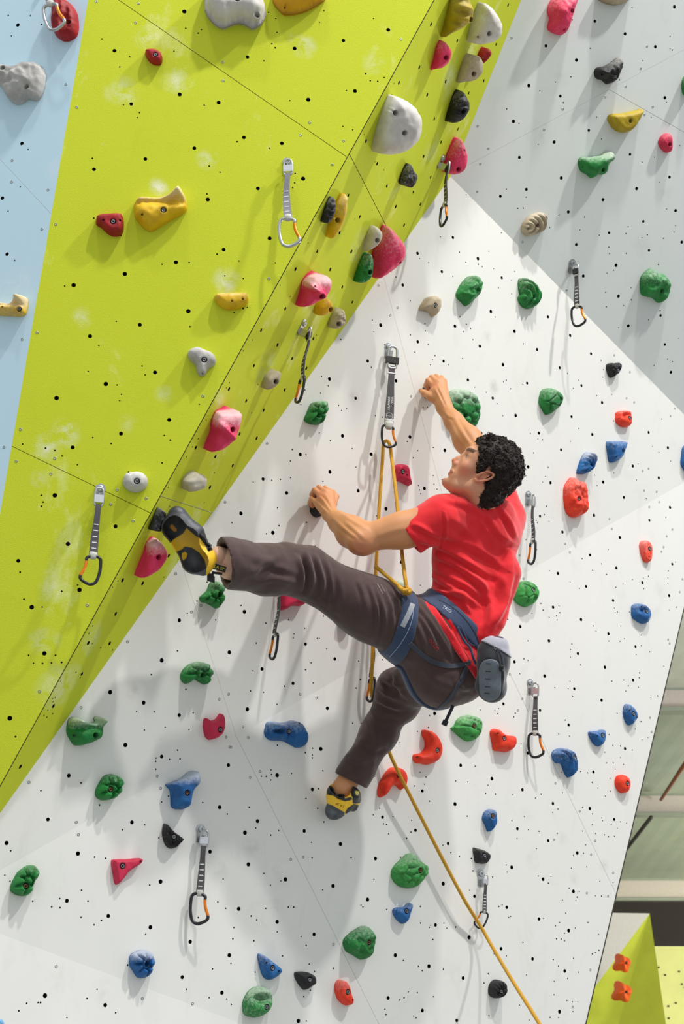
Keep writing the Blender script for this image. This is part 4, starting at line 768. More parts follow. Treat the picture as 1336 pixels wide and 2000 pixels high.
# ================================================================ QUICKDRAWS
M_STEEL = simple('zinc_steel', srgb(186, 188, 190), .28, .9)
M_STEELD = simple('worn_grey_steel', srgb(120, 120, 122), .3, .9)
M_ALU = simple('brushed_aluminium', srgb(214, 216, 220), .32, .85)
M_ANO = simple('black_anodised_alloy', srgb(58, 58, 62), .28, .75)
M_GATE = simple('orange_anodised_gate', srgb(232, 128, 30), .3, .55)
M_SLING = simple('charcoal_webbing', srgb(78, 77, 80), .85, var=.12, vs=400, bmp=.4, bs=900)
M_SLINGL = simple('grey_webbing', srgb(140, 139, 148), .85, var=.1, vs=400, bmp=.4, bs=900)
M_TICK = simple('white_stitching', srgb(228, 228, 230), .8)
M_RUB = simple('pale_rubber_keeper', srgb(192, 192, 186), .6)
M_BAND = simple('black_rubber_band', srgb(34, 33, 34), .7)
def biner_path(L, Wd):
    """closed D outline, local x right, z down from 0"""
    return [(-.34*Wd, -.02*L), (-.12*Wd, .0), (.16*Wd, -.03*L), (.36*Wd, -.10*L), (.36*Wd, -.2*L), (.42*Wd, -.45*L), (.62*Wd, -.72*L), (.58*Wd, -.86*L), (.25*Wd, -.97*L), (-.02*Wd, -1.0*L), (-.28*Wd, -.93*L), (-.42*Wd, -.76*L), (-.5*Wd, -.5*L), (-.5*Wd, -.22*L), (-.46*Wd, -.09*L)]
def quickdraw(pl, top, bot, yaw, flip=1, label='', kind='std', sl=None, fr=(.0, .16, .27, .66, 1.), light=False, offw=.055, tw=0, btilt=0, bsz=1.):
    """top/bot: picture positions of the bolt and of the lowest point; yaw: turn of the flat side away from the viewer (deg)"""
    n = NRM[pl]; A = on(pl, *top); T = A+n*offw*.6
    # lowest point: on the picture ray through `bot`, at the depth of the plumb line
    dray = unit(wp(bot[0], bot[1], 1.)-CAM); hd = np.array([dray[0], dray[1], 0]); t = np.dot((T-CAM)[:2], dray[:2])/np.dot(dray[:2], dray[:2]); Bt = CAM+dray*t
    ax = unit(T-Bt); L = np.linalg.norm(T-Bt); cv = unit(CAM-T); y_ = unit(cv-ax*np.dot(cv, ax)); x_ = np.cross(y_, ax); x_ = unit(x_)
    if np.dot(x_, AX) < 0: x_ = -x_
    a = math.radians(yaw); X = x_*math.cos(a)+y_*math.sin(a); Y = -x_*math.sin(a)+y_*math.cos(a); X = X*flip
    P = lambda x, z, y=0: T+X*x+ax*z+Y*y
    root = empty('quickdraw', A); tag(root, label, 'quickdraw', 'quickdraws hanging on the climbing wall'); ch = []
    s = L/.30
    G = Geo(); u, v = frame_of(n)                       # bolt hanger: bent plate with a bolt
    up = unit(np.array([0, 0, 1.])-n*n[2])
    G.lathe(A+up*.012, n, [(0, .017), (.003, .017), (.003, .011), (.010, .010), (.011, .008), (.011, .004), (.007, .003)], 12)
    side = np.cross(n, up)
    G.box(A-up*.010+n*.0025, side*.013, up*.020, n*.0018)
    G.box(A-up*.022+n*.016, side*.0018*1.2, up*.014, n*.016)
    ch.append(G.build('hanger', [M_STEEL if kind != 'dark' else M_STEELD], smooth=False))
    z1, z2, z3, z4 = [-f*L for f in fr[1:]]
    G = Geo(); w = .0125*s                               # top link: oval maillon
    lk = spline([P(-w*.5, -.0*L+.006), P(w*.5, .006), P(w, -.02*L), P(w, z1*.8), P(w*.6, z1), P(-w*.6, z1), P(-w, z1*.8), P(-w, -.02*L)], 5, True)
    G.tube(lk, .0036*s, 8, closed=True, up=Y); link = G.build('top_link', [M_STEEL]); ch.append(link)
    G = Geo()
    if kind == 'long':
        G.box(P(0, z1*.62), X*w*1.45, ax*(-z1)*.16, Y*.007); ch.append(G.build('link_band', [M_BAND], smooth=False))
    else:
        G.box(P(0, z1*.55), X*w*1.12, ax*(-z1)*.24, Y*.0058); ch.append(G.build('link_sleeve', [M_ALU if kind != 'bandd' else M_BAND], smooth=False))
    # webbing: slightly widening, gently bent tape
    G = Geo(); wt, wb, th = .0085*s, .0125*s, .0024; seg = 14; V = []
    def pt(f): return P(tw*.012*math.sin(f*3.1)+.0, z1*.93+(z3*1.0-z1*.93)*f, (.004*math.sin(f*5+top[0]) if kind != 'long' else 0))
    for i in range(seg+1):
        f = i/seg; ww = wt+(wb-wt)*min(1, max(0, (f-.25)/.5)); c = pt(f); yb = Y
        V += [c-X*ww-yb*th, c+X*ww-yb*th, c+X*ww+yb*th, c-X*ww+yb*th]
    Fs = [(4*i+k, 4*i+(k+1) % 4, 4*i+4+(k+1) % 4, 4*i+4+k) for i in range(seg) for k in range(4)]+[(3, 2, 1, 0), (4*seg, 4*seg+1, 4*seg+2, 4*seg+3)]
    G.add(V, Fs, 0)
    if kind == 'long':
        for f in (.12, .93):
            c = pt(f); G.box(c, X*wb*.98, ax*.0022, Y*(th+.0006), 1)
        # printed lettering block added below as text
    else:
        for i in range(5):
            f = .40+i*.118; c = pt(f); G.box(c, X*wb*.55, ax*.0014, Y*(th+.0006), 1)
    sg = G.build('sling', [M_SLINGL if light else M_SLING, M_TICK], smooth=False); ch.append(sg)
    if kind == 'long':
        for tx, f, ox, sz in (('COUNTRY', .66, -.0042, .0086), ('WILD', .60, .0052, .0092)):
            cu = bpy.data.curves.new('lettering', 'FONT'); cu.body = tx; cu.size = sz*s; cu.align_x = 'CENTER'; cu.align_y = 'CENTER'; cu.extrude = .0003
            o = bpy.data.objects.new('lettering', cu); C.objects.link(o)
            ex = -ax; ez = Y if np.dot(Y, CAM-T) > 0 else -Y; ey = np.cross(ez, ex); c = pt(f)+X*ox*s+ez*(th+.0014)
            o.matrix_world = Matrix(((ex[0], ey[0], ez[0], c[0]), (ex[1], ey[1], ez[1], c[1]), (ex[2], ey[2], ez[2], c[2]), (0, 0, 0, 1)))
            dg = bpy.context.evaluated_depsgraph_get(); me = bpy.data.meshes.new_from_object(o.evaluated_get(dg)); me.transform(o.matrix_world)
            bpy.data.objects.remove(o); o = bpy.data.objects.new('lettering', me); C.objects.link(o); me.materials.clear(); me.materials.append(M_TICK); ch.append(o)
        G = Geo(); c = pt(.87)+(Y if np.dot(Y, CAM-T) > 0 else -Y)*(th+.0006)
        G.tube([c+X*math.cos(k*.3927)*.0095*s+ax*math.sin(k*.3927)*.0095*s for k in range(16)], .0009, 5, closed=True); G.tube([c-X*.0085*s, c+X*.0085*s], .0007, 5); ch.append(G.build('ring_emblem', [M_TICK]))
    G = Geo()
    G.tube([P(0, z3*.965), P(0, z3*1.0), P(0, z3*1.035), P(0, z3*1.07)], [wb*.95, wb*1.05, wb*.95, wb*.6], 10, flat=.55, up=X); ch.append(G.build('keeper', [M_RUB]))
    BL, BW = (-z4+z3*1.02)*bsz, .055*s*(L-(-z3))/(.098*s)*1.0
    BW = BL*.56
    ca, sa = math.cos(math.radians(btilt)), math.sin(math.radians(btilt)); zt = z3*1.02
    Pb = lambda x, z: P(x*ca-z*sa, zt+x*sa+z*ca)
    path = [Pb(x, z) for x, z in biner_path(BL, BW)]
    full = spline(path+[path[0]], 4); rb = .0056*s*BL/(.1*s)
    body = full[20:]+full[:14] if False else full
    G = Geo(); i0, i1 = 4*4, 6*4                        # the gate spans path points 4..6
    G.tube(full[i1:]+full[1:i0+1], rb, 8, up=Y); ch.append(G.build('carabiner', [M_ANO if not light else M_STEEL]))
    G = Geo(); G.tube(full[i0-1:i1+2], rb*.95, 8, up=Y); ch.append(G.build('gate', [M_GATE]))
    reparent(root, ch); return root, P, (zt-BL)
D = {}
D['rope'] = quickdraw('E', (757, 684), (757, 873), -14, 1, 'long charcoal quickdraw above the climber that carries the doubled rope', 'long', fr=(0, .2, .3, .77, 1.))
D['b1'] = quickdraw('B', (561, 324), (563, 481), 8, 1, 'silver quickdraw with pale sling high on the lime wall', light=True, tw=-.5)
D['b2'] = quickdraw('B', (196, 962), (176, 1141), -6, -1, 'quickdraw at the lower left of the lime wall with gate on its left side', light=False, fr=(0, .17, .27, .69, 1.))
D['c1'] = quickdraw('C', (861, 314), (864, 441), 64, 1, 'quickdraw seen edge on at the peak of the white wall', kind='bandd')
D['c2'] = quickdraw('C', (589, 637), (583, 785), 70, -1, 'quickdraw seen edge on hanging over the lime and white edge', kind='bandd')
D['d1'] = quickdraw('D', (1116, 519), (1129, 637), 20, 1, 'quickdraw with black banded link on the grey wall boundary', kind='bandd')
D['e1'] = quickdraw('E', (1031, 972), (1039, 1101), 62, -1, 'quickdraw hanging right beside the climber back', kind='std')
D['f1'] = quickdraw('F', (1035, 1340), (1045, 1479), 12, 1, 'quickdraw right of the chalk bag on the lower wall')
D['f2'] = quickdraw('F', (391, 1627), (385, 1804), 10, 1, 'largest quickdraw at the lower left casting a looped shadow')
D['f3'] = quickdraw('F', (938, 1713), (945, 1815), -8, -1, 'lower right quickdraw with the rope clipped through', btilt=18)
D['e2'] = quickdraw('E', (537, 1143), (533, 1287), 66, -1, 'quickdraw hanging under the raised leg beside the crimson block', kind='bandd')
D['e3'] = quickdraw('E', (719, 1232), (724, 1370), 62, -1, 'quickdraw left of the bent knee with the rope running through')
D['a1'] = quickdraw('A', (105, -62), (108, 58), 16, 1, 'silver carabiner of a quickdraw cut off by the top left corner', light=True, offw=.16)
# ---- rope
def rope_mat():
    m, t, b = nt('yellow_kernmantle_rope'); b.inputs['Roughness'].default_value = .8
    uv = N(t, 'ShaderNodeUVMap'); sx = N(t, 'ShaderNodeSeparateXYZ'); t.links.new(uv.outputs[0], sx.inputs[0])
    def w(a, bb, sc):
        m1 = N(t, 'ShaderNodeMath', operation='MULTIPLY_ADD'); t.links.new(sx.outputs[0], m1.inputs[0]); m1.inputs[1].default_value = a
        m2 = N(t, 'ShaderNodeMath', operation='MULTIPLY'); t.links.new(sx.outputs[1], m2.inputs[0]); m2.inputs[1].default_value = bb; t.links.new(m2.outputs[0], m1.inputs[2])
        s = N(t, 'ShaderNodeMath', operation='SINE'); t.links.new(m1.outputs[0], s.inputs[0]); return s.outputs[0]
    p = 2*math.pi; a1, a2 = w(p*5, p*110, 1), w(-p*5, p*110, 1)
    mu = N(t, 'ShaderNodeMath', operation='MULTIPLY'); t.links.new(a1, mu.inputs[0]); t.links.new(a2, mu.inputs[1])
    c = mix(t, ramp(t, mu.outputs[0], 0., .45), srgb(222, 170, 44), srgb(150, 98, 20)); t.links.new(c, b.inputs['Base Color']); bump(t, b, mu.outputs[0], .5, .001); return m
M_ROPE = rope_mat()
def rope_geo(pts, r=.0052, n=12):
    pts = spline(pts, 14); G = Geo(); G.tube(pts, r, n); return G, pts
def rope_obj(name, runs, parent=None, r=.0066):
    G = Geo(); uvs = []
    for pts in runs:
        n = 12; P = spline(pts, 12); b = len(G.v); G.tube(P, r, n, cap=True)
        d = np.concatenate([[0], np.cumsum([np.linalg.norm(P[i+1]-P[i]) for i in range(len(P)-1)])])
        for i in range(len(P)-1):
            for k in range(n): uvs.append([(k/n, d[i]), ((k+1)/n, d[i]), ((k+1)/n, d[i+1]), (k/n, d[i+1])])
        uvs.append([(0, 0)]*n); uvs.append([(0, 0)]*n)
    o = G.build(name, [M_ROPE], parent); l = o.data.uv_layers.new(name='uv'); k = 0
    for f, u in zip(o.data.polygons, uvs):
        for li, q in zip(f.loop_indices, u): l.data[li].uv = q
    return o
# depths: the top carabiner hangs at dt, the climber's tie-in is nearer
def depth_of(P): return -float((np.asarray(P)-CAM)@AZ)
dt = depth_of(D['rope'][1](0, -.27)); d3 = depth_of(D['e3'][1](0, -.2)); d4 = depth_of(D['f3'][1](0, -.2))
dw = lambda pl, x, y: 1/val(PL[pl], (x, y))
main = [wp(795, 1154, 4.80), wp(790, 1120, 4.83), wp(783, 1060, 4.97), wp(773, 960, 5.18), wp(765, 895, dt-.03), wp(761, 868, dt-.018), wp(755, 861, dt), wp(749, 868, dt+.018), wp(747, 900, dt+.01), wp(741, 985, dt-.05), wp(736, 1080, dw('E', 736, 1080)-.10), wp(731, 1180, dw('E', 731, 1180)-.08), wp(728, 1270, d3-.02), wp(725, 1345, d3-.015), wp(727, 1361, d3), wp(735, 1385, d3+.0), wp(757, 1460, dw('F', 757, 1460)-.05), wp(786, 1524, dw('F', 786, 1524)-.07), wp(850, 1650, dw('F', 850, 1650)-.06), wp(905, 1754, dw('F', 905, 1754)-.06), wp(938, 1808, d4-.005), wp(962, 1850, 5.2), wp(1000, 1914, 4.9), wp(1054, 2000, 4.6), wp(1100, 2080, 4.3)]
knot = [[wp(733, 1106, 4.86), wp(745, 1116, 4.85), wp(765, 1133, 4.83), wp(783, 1148, 4.80), wp(797, 1156, 4.77), wp(800, 1152, 4.79), wp(792, 1147, 4.82)],
        [wp(779, 1147, 4.79), wp(788, 1153, 4.765), wp(799, 1151, 4.78), wp(800, 1158, 4.80), wp(790, 1158, 4.81), wp(785, 1150, 4.80)]]
rp = rope_obj('climbing_rope', [main]+knot); tag(rp, 'yellow climbing rope from the climber up to the long quickdraw and down', 'rope')
# ================================================================ BODY MODELLING TOOLS (fields of tapered limbs, meshed)
from mathutils.bvhtree import BVHTree
class Field:
    def __init__(s, lo, hi, h):
        s.lo = np.array(lo, float); s.h = h; s.n = np.ceil((np.array(hi)-s.lo)/h).astype(int)+1
        s.d = np.full(s.n, .5, np.float32)
    def _sl(s, lo, hi):
        a = np.clip(np.floor((lo-s.lo)/s.h).astype(int), 0, s.n); b = np.clip(np.ceil((hi-s.lo)/s.h).astype(int)+1, 0, s.n)
        if np.any(b <= a): return None, None
        g = [(s.lo[i]+s.h*np.arange(a[i], b[i])).astype(np.float32) for i in range(3)]
        return tuple(slice(a[i], b[i]) for i in range(3)), np.stack(np.meshgrid(*g, indexing='ij'), -1)
    def add(s, pr, k=.01, op='u'):
        fn, lo, hi = pr; m = k+3*s.h; sl, P = s._sl(lo-m, hi+m)
        if sl is None: return
        a = s.d[sl]; b = fn(P)
        if op == 'u': hh = np.maximum(k-np.abs(a-b), 0)/k; s.d[sl] = np.minimum(a, b)-hh*hh*k*.25
        else: b = -b; hh = np.maximum(k-np.abs(a-b), 0)/k; s.d[sl] = np.maximum(a, b)+hh*hh*k*.25
    def cutplane(s, p, n, k=.004):    # keep the side opposite n
        sl, P = s._sl(s.lo, s.lo+s.h*s.n); b = (P-np.asarray(p, np.float32))@np.asarray(n, np.float32); s.d = np.maximum(s.d, b[:s.n[0], :s.n[1], :s.n[2]])
    def P(s): return s._sl(s.lo, s.lo+s.h*(s.n-1))[1]
    def mesh(s):
        d = s.d; ins = d < 0; c = np.zeros(tuple(np.array(d.shape)-1), np.int8)
        for i in (0, 1):
            for j in (0, 1):
                for k in (0, 1): c += ins[i:d.shape[0]-1+i, j:d.shape[1]-1+j, k:d.shape[2]-1+k]
        act = (c > 0) & (c < 8); I = np.argwhere(act); idx = -np.ones(act.shape, np.int32); idx[act] = np.arange(len(I))
        acc = np.zeros((len(I), 3)); cnt = np.zeros(len(I)); cor = [(i, j, k) for i in (0, 1) for j in (0, 1) for k in (0, 1)]
        D = {q: d[I[:, 0]+q[0], I[:, 1]+q[1], I[:, 2]+q[2]] for q in cor}
        for q in cor:
            for ax in range(3):
                if q[ax]: continue
                r = list(q); r[ax] = 1; r = tuple(r); a, b = D[q], D[r]; m = (a < 0) != (b < 0)
                t = np.where(m, a/np.where(m, a-b, 1), 0); pt = np.array(q, float)[None]+t[:, None]*np.eye(3)[ax]
                acc[m] += pt[m]; cnt[m] += 1
        V = s.lo+s.h*(I+acc/np.maximum(cnt, 1)[:, None]); Qs = []
        for ax in range(3):
            u, v = [(1, 2), (2, 0), (0, 1)][ax]; sh = list(d.shape); sh[ax] -= 1
            a = ins[tuple(slice(0, -1) if i == ax else slice(None) for i in range(3))]; b = ins[tuple(slice(1, None) if i == ax else slice(None) for i in range(3))]
            E = np.argwhere(a != b); ok = (E[:, u] > 0) & (E[:, v] > 0) & (E[:, u] < d.shape[u]-1) & (E[:, v] < d.shape[v]-1); E = E[ok]
            def cell(du, dv): e = E.copy(); e[:, u] -= du; e[:, v] -= dv; return idx[e[:, 0], e[:, 1], e[:, 2]]
            q = np.stack([cell(1, 1), cell(0, 1), cell(0, 0), cell(1, 0)], 1); fl = a[E[:, 0], E[:, 1], E[:, 2]]
            q = np.where(fl[:, None], q, q[:, ::-1]); Qs.append(q)
        Qd = np.vstack(Qs); Qd = Qd[(Qd >= 0).all(1)]; return V, Qd
def rc(a, b, ra, rb):
    a, b = np.asarray(a, np.float32), np.asarray(b, np.float32); ba = b-a; L2 = float(ba@ba)+1e-12
    def fn(P):
        pa = P-a; t = np.clip((pa@ba)/L2, 0, 1)[..., None]; return np.linalg.norm(pa-t*ba, axis=-1)-(ra+(rb-ra)*t[..., 0])
    return fn, np.minimum(a-ra, b-rb), np.maximum(a+ra, b+rb)
def ell(c, R, r):
    c = np.asarray(c, np.float32); R = np.asarray(R, np.float32); r = np.asarray(r, np.float32); m = float(r.max())
    def fn(P):
        q = (P-c)@R.T; k0 = np.linalg.norm(q/r, axis=-1); k1 = np.linalg.norm(q/(r*r), axis=-1)+1e-6; return k0*(k0-1)/k1
    return fn, c-m, c+m
def sph(c, r): return rc(c, np.asarray(c)+1e-4, r, r)
def vnormals(V, Q):
    n = np.cross(V[Q[:, 2]]-V[Q[:, 0]], V[Q[:, 3]]-V[Q[:, 1]]); N_ = np.zeros_like(V)
    for i in range(4): np.add.at(N_, Q[:, i], n)
    return N_/(np.linalg.norm(N_, axis=1)[:, None]+1e-12)
def smooth(V, Q, it=2, lam=.5):
    E = np.vstack([Q[:, [0, 1]], Q[:, [1, 2]], Q[:, [2, 3]], Q[:, [3, 0]]]); V = V.copy()
    for _ in range(it):
        for l in (lam, -lam*1.02):
            s = np.zeros_like(V); c = np.zeros(len(V)); np.add.at(s, E[:, 0], V[E[:, 1]]); np.add.at(c, E[:, 0], 1); np.add.at(s, E[:, 1], V[E[:, 0]]); np.add.at(c, E[:, 1], 1)
            V = V+l*(s/c[:, None]-V)
    return V
def px_of(V): return np.stack([CX+F*V[:, 0]/-V[:, 2], CY-F*V[:, 1]/-V[:, 2]], 1)
def folds(V, Q, L):
    """raise soft ridges with a valley on one side along drawn lines: (points, height mm, width px, side)"""
    n = vnormals(V, Q); px = px_of(V); fr = np.clip((n*unit_rows(-V)).sum(1)*3, 0, 1); disp = np.zeros(len(V))
    for pts, amp, w, side in L:
        P = np.array(spline([np.array(p, float) for p in pts], 6)); best = np.full(len(V), 1e9); sg = np.zeros(len(V)); tt = np.zeros(len(V))
        lo, hi = P.min(0)-4*w, P.max(0)+4*w; m = np.where(((px > lo) & (px < hi)).all(1))[0]; q = px[m]; bb = np.full(len(m), 1e9); s_ = np.zeros(len(m)); t_ = np.zeros(len(m))
        for i in range(len(P)-1):
            a, b = P[i], P[i+1]; ab = b-a; t = np.clip((q-a)@ab/(ab@ab+1e-9), 0, 1); r = q-a-t[:, None]*ab; dd = np.hypot(*r.T)
            k = dd < bb; bb[k] = dd[k]; s_[k] = np.sign(ab[0]*r[k, 1]-ab[1]*r[k, 0]); t_[k] = (i+t[k])/(len(P)-1)
        x = bb*s_*side; tp = np.sin(np.pi*np.clip(t_*.92+.04, 0, 1))**.7
        disp[m] += amp*.001*tp*(np.exp(-(x/w)**2)-.75*np.exp(-((x-1.7*w)/(.9*w))**2))
    return V+n*(disp*fr)[:, None]
def unit_rows(A): return A/(np.linalg.norm(A, axis=1)[:, None]+1e-12)
def rot_to(*axes): return np.array(axes, float)
# ================================================================ THE CLIMBER (modelled in camera-aligned axes, then placed)
k_ = cp
LSH, RSH = cp(858, 1012, 4.90), cp(980, 1018, 5.12)
LEL, LWR = cp(706, 1056, 4.88), cp(645, 1006, 5.06)
REL, RWR = cp(938, 893, 5.28), cp(868, 797, 5.475)
NB = cp(955, 1003, 5.0)
# ---- head frame: forward f, up u, side s (towards the viewer)
EAR = cp(944.6, 930.5, 4.875)
hu = unit([.60, .80, .02]); hf_ = unit([-.80, .60, -.06]); hf_ = unit(hf_-hu*np.dot(hf_, hu)); hs = np.cross(hu, hf_)
if hs[2] < 0: hs = -hs
def H(f, u, s=0.): return EAR+hf_*f+hu*u+hs*(s-.074)
HR = rot_to(hf_, hu, hs)
def head_field():
    c = H(.01, .0); F_ = Field(c-.24, c+.21, .0023)
    A = lambda pr, k=.02, op='u': F_.add(pr, k, op)
    A(ell(H(-.004, .042), HR, (.093, .083, .074))); A(ell(H(.046, .036), HR, (.052, .055, .058)), .03)
    A(ell(H(.048, -.022), HR, (.044, .066, .052)), .025); A(ell(H(.074, -.056), HR, (.027, .034, .031)), .02)
    for sg in (1, -1):
        A(rc(H(.086, -.086, 0), H(.052, -.078, sg*.030), .013, .014), .015); A(rc(H(.052, -.078, sg*.030), H(.012, -.052, sg*.050), .014, .014), .02)
        A(rc(H(.012, -.052, sg*.050), H(.004, -.018, sg*.058), .013, .013), .02); A(sph(H(.064, -.008, sg*.041), .021), .02)
        A(rc(H(.091, .047, 0), H(.082, .049, sg*.036), .008, .007), .012)
        A(ell(H(.103, .024, sg*.031), HR, (.020, .011, .017)), .012, 's')
        A(rc(H(.084, .0305, sg*.018), H(.077, .030, sg*.044), .0065, .006), .006); A(rc(H(.083, .0175, sg*.020), H(.077, .018, sg*.043), .0055, .005), .006)
        A(sph(H(.103, -.019, sg*.0095), .0075), .006)
    A(ell(H(.088, -.088, 0), HR, (.016, .013, .019)), .015)
    A(rc(H(.092, .036), H(.107, .002), .0068, .0078), .012); A(rc(H(.107, .002), H(.1135, -.0125), .0078, .0088), .006); A(rc(H(.108, -.020), H(.100, -.024), .005, .005), .006)
    A(rc(H(.0985, -.0455, -.012), H(.0985, -.0455, .012), .0062, .0062), .006); A(rc(H(.094, -.0465, -.022), H(.094, -.0465, .022), .004, .004), .006)
    A(rc(H(.0975, -.0590, -.010), H(.0975, -.0590, .010), .0068, .0068), .006)
    A(rc(H(.106, -.0520, -.020), H(.106, -.0520, .020), .0012, .0012), .0045, 's')
    A(ell(H(.104, -.0725, 0), HR, (.008, .0055, .02)), .008, 's')
    A(ell(H(.090, -.020), HR, (.020, .026, .017)), .012)
    # neck with the muscle running from behind the ear to the breastbone
    A(rc(H(-.018, -.045), NB+np.array([.0, -.035, 0]), .055, .064), .035); A(rc(H(-.018, -.03, .045), NB+np.array([-.06, -.03, .03]), .016, .018), .02)
    A(rc(H(.045, -.088), NB+np.array([-.06, -.05, -.03]), .018, .045), .04)
    # ear
    e = lambda a, b, s=.0: H(a-.40*b*0+(-.38)*b, b*.92, .076+s)
    A(ell(e(.002, 0, -.006), HR, (.016, .028, .008)), .006)
    ring = [(.016, -.012), (.014, .006), (.008, .022), (-.004, .030), (-.016, .026), (-.020, .012), (-.017, -.004), (-.010, -.018), (-.001, -.029)]
    for i in range(len(ring)-1): A(rc(e(*ring[i], .007), e(*ring[i+1], .007), .0038, .0038), .004)
    A(sph(e(.005, -.028, .004), .0065), .006)
    A(ell(e(-.002, .004, .010), HR, (.0085, .014, .0085)), .003, 's'); A(rc(e(-.006, -.006, .004), e(-.008, .014, .004), .003, .003), .004)
    A(rc(e(.012, -.006, .006), e(.009, -.012, .005), .0035, .003), .004)
    return F_
def finger(F_, pts, r0, r1, k=.0035):
    n = len(pts)-1
    for i in range(n):
        ra = r0+(r1-r0)*i/n; rb = r0+(r1-r0)*(i+1)/n; F_.add(rc(pts[i], pts[i+1], ra*1.04, rb), k if i else .008)
def bbox_field(pts, m, h): P = np.array(pts); return Field(P.min(0)-m, P.max(0)+m, h)
def larm_field():
    F_ = bbox_field([LSH, LEL, LWR, cp(600, 985, 5.2)], .085, .0026); A = lambda pr, k=.02, op='u': F_.add(pr, k, op)
    A(rc(LSH, (LSH+LEL)/2, .062, .054)); A(rc((LSH+LEL)/2, LEL, .054, .043), .03)
    A(ell((LSH*.45+LEL*.55)+np.array([0, -.012, 0]), rot_to(unit(LEL-LSH), [0, 1, 0], [0, 0, 1]), (.10, .046, .045)), .03)
    m = LEL*.68+LWR*.32; A(rc(LEL, m, .043, .050), .03); A(rc(m, LEL*.3+LWR*.7, .050, .036), .03); A(rc(LEL*.3+LWR*.7, LWR, .036, .0275), .02)
    A(rc(LEL+np.array([.012, -.010, .01]), LEL+np.array([-.01, -.006, .01]), .030, .028), .03); A(rc(cp(672, 1022, 4.96), cp(706, 1040, 4.90), .026, .034), .03)
    # hand: four metacarpals to the knuckles, fingers curled over the hold
    mc = [cp(619, 981, 5.13), cp(627, 968, 5.125), cp(636, 962, 5.125), cp(646, 962, 5.135)]
    for p, r in zip(mc, (.012, .013, .0135, .013)): A(rc(LWR+(p-LWR)*.12, p, .021, r), .014)
    A(rc(cp(640, 985, 5.10), cp(630, 975, 5.12), .017, .014), .02)
    A(rc(cp(634, 998, 5.10), cp(620, 986, 5.14), .015, .011), .014)
    fing = [[mc[0], cp(608, 974, 5.15), cp(605, 982, 5.185), cp(610, 989, 5.20)], [mc[1], cp(614, 957, 5.155), cp(609, 966, 5.19), cp(612, 975, 5.205)],
            [mc[2], cp(623, 952, 5.165), cp(618, 960, 5.20), cp(620, 968, 5.215)], [mc[3], cp(635, 953, 5.17), cp(630, 960, 5.205), cp(630, 968, 5.22)]]
    for f, r in zip(fing, (.0088, .0098, .0100, .0095)): finger(F_, f, r, r*.8)
    finger(F_, [cp(652, 985, 5.11), cp(656, 970, 5.15), cp(650, 962, 5.19), cp(642, 962, 5.21)], .012, .0085, .008)
    return F_
def rarm_field():
    F_ = bbox_field([RSH, REL, RWR, cp(815, 725, 5.6)], .085, .0028); A = lambda pr, k=.02, op='u': F_.add(pr, k, op)
    A(rc(RSH, REL, .060, .046)); m = REL*.66+RWR*.34; A(rc(REL, m, .046, .050), .03); A(rc(m, REL*.28+RWR*.72, .049, .035), .03); A(rc(REL*.28+RWR*.72, RWR, .034, .0285), .02)
    mc = [cp(848, 756, 5.525), cp(854, 748, 5.53), cp(861, 744, 5.54), cp(867, 745, 5.55)]   # index, middle, ring, little
    for p, r in zip(mc, (.0145, .014, .0135, .012)): A(rc(RWR+(p-RWR)*.1, p, .022, r), .015)
    A(rc(RWR, cp(856, 768, 5.50), .024, .021), .02)
    fing = [[mc[0], cp(836, 743, 5.55), cp(832, 752, 5.583), cp(836, 762, 5.59)], [mc[1], cp(843, 737, 5.56), cp(836, 745, 5.592), cp(839, 755, 5.60)],
            [mc[2], cp(852, 735, 5.57), cp(847, 742, 5.60), cp(847, 752, 5.61)], [mc[3], cp(862, 737, 5.58), cp(856, 744, 5.61), cp(855, 752, 5.615)]]
    for f, r in zip(fing, (.0105, .0108, .0102, .009)): finger(F_, f, r, r*.82)
    finger(F_, [cp(852, 782, 5.495), cp(840, 775, 5.50), cp(829, 768, 5.53), cp(822, 763, 5.56)], .0155, .0095, .010)
    A(rc(cp(852, 778, 5.50), cp(846, 766, 5.515), .017, .014), .015)
    return F_
HIPL, HIPR = cp(822, 1240, 4.90), cp(884, 1300, 4.98)
KNL, ANL = cp(603, 1122, 4.84), cp(420, 1087, 4.60)
KNR, ANR = cp(776, 1354, 5.12), cp(672, 1532, 5.05)
def ankle_field(a, b, ra, rb, extra=()):
    F_ = bbox_field([a, b]+[e[0] for e in extra], .07, .003); F_.add(rc(a, b, ra, rb), .02)
    for c, r in extra: F_.add(sph(c, r), .02)
    return F_
def core_field():
    F_ = bbox_field([LSH, RSH, KNL, KNR, cp(1010, 1020, 5.2), cp(880, 1400, 4.8), cp(430, 1090, 4.65), cp(690, 1510, 5.05)], .14, .013)
    for pr in TORSO: F_.add(shrink_pr(pr, .016), .05)
    for pr in LEGS: F_.add(shrink_pr(pr, .022), .05)
    return F_
def shrink_pr(pr, s): fn, lo, hi = pr; return (lambda P: fn(P)+s), lo, hi
tt = unit(NB-cp(888, 1225, 4.95)); ts = RSH-LSH; ts = unit(ts-tt*np.dot(ts, tt)); tf = np.cross(ts, tt); TR = rot_to(ts, tt, tf)
TORSO = [ell(cp(925, 1075, 5.03), TR, (.168, .185, .108)), rc(cp(872, 1014, 4.93), cp(976, 1020, 5.12), .062, .066), ell(cp(955, 1040, 5.04), TR, (.11, .11, .10)),
         ell(cp(912, 1170, 4.99), TR, (.138, .165, .100)), rc(NB, NB-tt*.05, .062, .08), ell(cp(905, 1235, 4.97), TR, (.128, .10, .105))]
